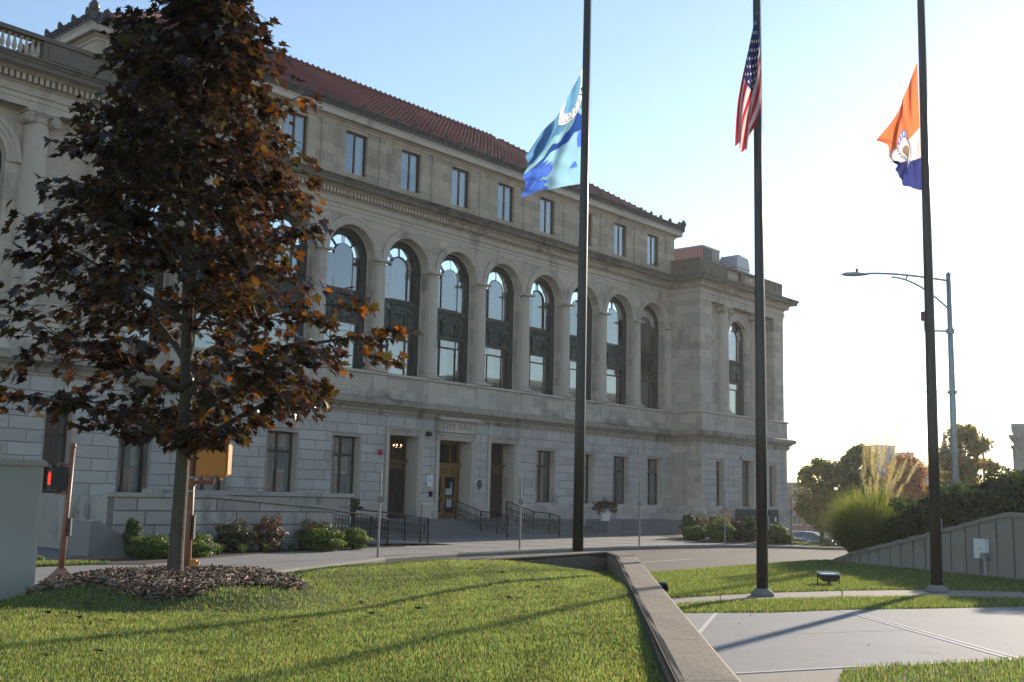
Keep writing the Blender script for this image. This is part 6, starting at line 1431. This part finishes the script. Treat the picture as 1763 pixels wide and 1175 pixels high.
# ------------------------------------------------------------------ trees and buildings in the distance
def bg_tree(label, x, y, z, H, rx, base, alt, frac, n=17000, size=.12, cz=.58, name='street_tree'):
    t = thing(name, label, 'tree', (x,y,z), group='street trees beyond the hall'); m = MB(); m.tube([(0,0,-.3),(0,.05,H*.3),(.05,0,H*.75)], [.16,.12,.04], 8)
    rr2 = random.Random(int(x*7+y)); cl = []
    for i in range(90):
        a = i*2.4; e = rr2.uniform(-.8,1); q8 = rr2.uniform(.35,.85); q = Vector((math.cos(a)*rx*q8*math.sqrt(max(.05,1-e*e)), math.sin(a)*rx*q8*math.sqrt(max(.05,1-e*e)), H*cz+e*H*.40)); cl.append((q, rx*rr2.uniform(.2,.36))); m.tube([(0,0,H*rr2.uniform(.25,.5)), q], [.05,.012], 5)
    m.obj('trunk', MAT['bark'], t); P_, D_ = [], []
    per = n//90
    for q, r_ in cl: d = rng.normal(size=(per,3)); d /= np.linalg.norm(d,axis=1)[:,None]; P_.append(np.array(q)+d*(r_*rng.random((per,1))**.45)*np.array([1,1,.75])); D_.append(d)
    P_ = np.concatenate(P_); D_ = np.concatenate(D_); put('crown', soup(P_, D_, size, tint(len(P_), base, .4, alt, frac)), t, local=True)
T_ = 1.9
def tc(c): return tuple(T_*k for k in c)
bg_tree('dense green tree just right of the hall corner', 77.0, 36.6, -1.6, 6.6, 2.0, tc((.05,.075,.022)), tc((.13,.09,.025)), .25)
bg_tree('taller dark green tree behind the pale plumes', 79.2, 34.6, -1.6, 7.6, 2.1, tc((.045,.07,.022)), tc((.12,.09,.025)), .2)
bg_tree('rusty orange tree behind the pampas plumes', 92.0, 36.2, -2.2, 8.0, 2.6, tc((.13,.06,.022)), tc((.20,.09,.03)), .4)
bg_tree('large amber and green tree behind the right flagpole', 77.0, 26.2, -1.7, 8.9, 2.15, tc((.07,.082,.022)), tc((.20,.12,.03)), .35, 20000)
bg_tree('low amber tree between the lamp and the stone building', 96.0, 28.6, -2.2, 6.6, 2.6, tc((.12,.085,.025)), tc((.18,.11,.03)), .4)
bg_tree('low green tree in front of the pale stone building', 90.0, 25.2, -2.2, 6.0, 2.2, tc((.05,.06,.022)), tc((.11,.09,.03)), .2)
bg_tree('small amber tree standing behind the parked car', 118.0, 53.0, -2.6, 6.2, 2.4, tc((.10,.07,.022)), tc((.16,.09,.025)), .3)
def brick_mat(name, col):
    m, nt, p, out = nodes(name); L = nt.links; geo = N(nt, 'ShaderNodeNewGeometry'); sp = N(nt, 'ShaderNodeSeparateXYZ'); L.new(geo.outputs['Position'], sp.inputs[0]); ad = N(nt, 'ShaderNodeMath', operation='ADD'); L.new(sp.outputs[0], ad.inputs[0]); L.new(sp.outputs[1], ad.inputs[1]); cb_ = N(nt, 'ShaderNodeCombineXYZ'); L.new(ad.outputs[0], cb_.inputs[0]); L.new(sp.outputs[2], cb_.inputs[1])
    b = N(nt, 'ShaderNodeTexBrick'); L.new(cb_.outputs[0], b.inputs['Vector']); b.inputs['Scale'].default_value = 1; b.inputs['Brick Width'].default_value = .45; b.inputs['Row Height'].default_value = .16; b.inputs['Mortar Size'].default_value = .012
    b.inputs['Color1'].default_value = (*g(col,.8),1); b.inputs['Color2'].default_value = (*g(col,1.2),1); b.inputs['Mortar'].default_value = (.3,.27,.24,1); c = mix(nt, .3, b.outputs['Color'], ramp(nt, noise(nt, .5), [(.3, g(col,.6)), (.7, g(col,1.3))])); L.new(c, p.inputs['Base Color']); p.inputs['Roughness'].default_value = .9; return m
MAT['redbrick'] = brick_mat('red_brick', (.26,.075,.055)); MAT['tanbrick'] = brick_mat('tan_brick', (.30,.22,.17)); MAT['darkbrick'] = brick_mat('brown_brick', (.22,.10,.075)); MAT['teal'] = simple('teal_trim', (.10,.22,.20), .6); MAT['sill'] = simple('pale_trim', (.45,.42,.38), .8); MAT['awning'] = simple('maroon_awning', (.20,.04,.05), .8)
MAT['darkglass'] = simple('far_window', (.05,.06,.07), .12, 0, var=.3, nscale=.4, bmp=0, spec=.8)
def building(label, x, y, z, rz_, w, d, h, wall, trim, nwin, floors, cat='building', extra=None, name='brick_building'):
    t = thing(name, label, cat, (x,y,z), rz_); m = MB(); m.box(0,w,0,d,0,h); m.obj('wall', MAT[wall], t); m = MB(); m.box(-.2,w+.2,-.25,d,h,h+.5); m.box(-.1,w+.1,-.15,d,h-.3,h); m.obj('parapet', MAT[trim], t)
    fh = h/floors
    for f_ in range(floors):
        for i in range(nwin):
            cx = (i+.5)*w/nwin; ww = w/nwin*.28; z0 = f_*fh+fh*.28; z1 = f_*fh+fh*.80
            m = MB(); m.box(cx-ww-.12,cx+ww+.12,-.08,.02,z0-.25,z0-.0); m.box(cx-ww-.12,cx-ww,-.06,.02,z0,z1+.15); m.box(cx+ww,cx+ww+.12,-.06,.02,z0,z1+.15); m.box(cx-ww,cx+ww,-.06,.02,z1,z1+.15); m.box(cx-.05,cx+.05,-.03,.02,z0,z1); wd = m.obj('window', MAT['sill'], t)
            m = MB(); m.add([(cx-ww,-.02,z0),(cx+ww,-.02,z0),(cx+ww,-.02,z1),(cx-ww,-.02,z1)], [(0,1,2,3)]); m.obj('pane', MAT['darkglass'], wd)
    if extra: extra(t)
    return t
def awn(t):
    m = MB(); m.prism_y([(0,2.6),(13,2.6),(13,3.2),(0,3.2)], -.1, .0); m.obj('shop_fascia', MAT['sill'], t)
    for i in range(4): m = MB(); m.add([(.4+i*3.2,0,3.1),(3.2+i*3.2,0,3.1),(3.2+i*3.2,-1.2,2.3),(.4+i*3.2,-1.2,2.3)], [(0,1,2,3)]); m.obj('awning', MAT['awning'], t)
FR = math.atan2(RH.y, RH.x)
def at_view(px, depth):     # plan position from a surveyed bearing and distance
    k_ = (px-881.5)/1906.0; v = DH*depth+RH*(depth*k_); return v.x, v.y
x, y = at_view(1335, 205); building('red brick shop block with teal cornice and maroon awnings beyond the car', x, y, -3.0, FR, 11, 12, 8.2, 'redbrick', 'teal', 4, 2, extra=awn)
x, y = at_view(1552, 190); building('brown brick building with grey roof behind the orange tree', x, y, -3.0, FR, 7.5, 10, 11.0, 'darkbrick', 'sill', 3, 3)
x, y = at_view(1508, 270); building('distant tan tower block with flat roof', x, y, -3.0, FR, 5.0, 9, 19.0, 'tanbrick', 'sill', 3, 6, name='tower_block')
x, y = at_view(1556, 262); building('distant narrow pale tower with gabled top', x, y, -3.0, FR, 2.6, 9, 17.0, 'tanbrick', 'sill', 2, 6, name='tower_block')
x, y = at_view(1628, 240); cs = thing('church_spire', 'thin dark church spire pointing up behind the amber tree', 'church', (x,y,-3)); m = MB(); m.box(-1.6,1.6,-1.6,1.6,0,15.5); m.obj('tower', MAT['darkbrick'], cs); m = MB(); m.lathe([(1.5,15.5),(1.2,16.2),(.45,18.8),(.3,20.0),(.05,21.4)], 8); m.obj('spire', MAT['cresting'], cs); m = MB(); m.lathe([(.0,21.2),(.25,21.5),(.0,21.8)], 8); m.obj('finial', MAT['galv'], cs)
x, y = at_view(1747, 74); sb = thing('stone_building', 'pale stone building corner with arched recess at the right edge', 'building', (x,y,-2.2), FR-.46)
m = MB(); m.box(0,9,0,8,0,8.9); m.obj('wall', MAT['stone_plain'], sb); m = MB(); m.box(-.18,9,-.22,8,7.9,8.05); m.box(-.28,9,-.32,8,8.6,8.75); m.box(-.1,9,-.12,8,9.0,9.5); m.box(-.05,9,-.08,8,8.9,9.0); m.obj('cornice', MAT['stone_plain'], sb)
m = MB()
for i in range(30): m.box(i*.3,i*.3+.14,-.3,-.05,8.42,8.58)
stuff(m.obj('dentils', MAT['stone_plain'], sb)); m = MB(); m.box(-.06,.35,-.1,.1,0,7.9); m.obj('pilaster', MAT['stone_plain'], sb)
m = MB(); ring(m, [(1.2,-.12),(1.5,-.12),(1.5,0)], 5.2, 16, cx=2.2); m.box(.7,1.0,-.12,0,0,5.2); m.box(3.4,3.7,-.12,0,0,5.2); m.obj('arch_moulding', MAT['stone_plain'], sb)
m = MB(); m.add([(1.0,-.015,0),(3.4,-.015,0)]+[(2.2+1.2*math.cos(math.pi*i/12), -.015, 5.2+1.2*math.sin(math.pi*i/12)) for i in range(13)], [tuple(range(15))]); m.obj('arched_window', MAT['darkglass'], sb)
b1 = building('brown brick block across the street, mirrored low in the arcade glass', 84, -8, -1.5, math.pi, 40, 14, 12.5, 'darkbrick', 'sill', 11, 3)
b2 = building('tan brick block across the street, mirrored in the right hand windows', 130, -6, -3, math.pi, 44, 14, 17.5, 'tanbrick', 'sill', 12, 4)
for o in list(bpy.data.objects):
    if o.type == 'EMPTY' and o.parent is None and not o.children: print('EMPTY', o.name)
print('objects', len(bpy.data.objects), 'tris', sum(len(m_.polygons)*m_.users for m_ in bpy.data.meshes))

# ------------------------------------------------------------------ thin haze volume, added to veil and soften the far background
hz = MB(); hz.box(-60, 420, -60, 170, -4.8, 30); hzo = hz.obj('haze', None); hzo['kind'] = 'stuff'
hzo.data.materials.clear(); hm_ = bpy.data.materials.new('added_haze'); hm_.use_nodes = True; hn = hm_.node_tree; hn.nodes.remove(hn.nodes['Principled BSDF'])
pv = hn.nodes.new('ShaderNodeVolumePrincipled'); pv.inputs['Color'].default_value = (.95,.96,1,1); pv.inputs['Density'].default_value = .00025; pv.inputs['Anisotropy'].default_value = .55
hn.links.new(pv.outputs[0], hn.nodes['Material Output'].inputs['Volume']); hzo.data.materials.append(hm_)
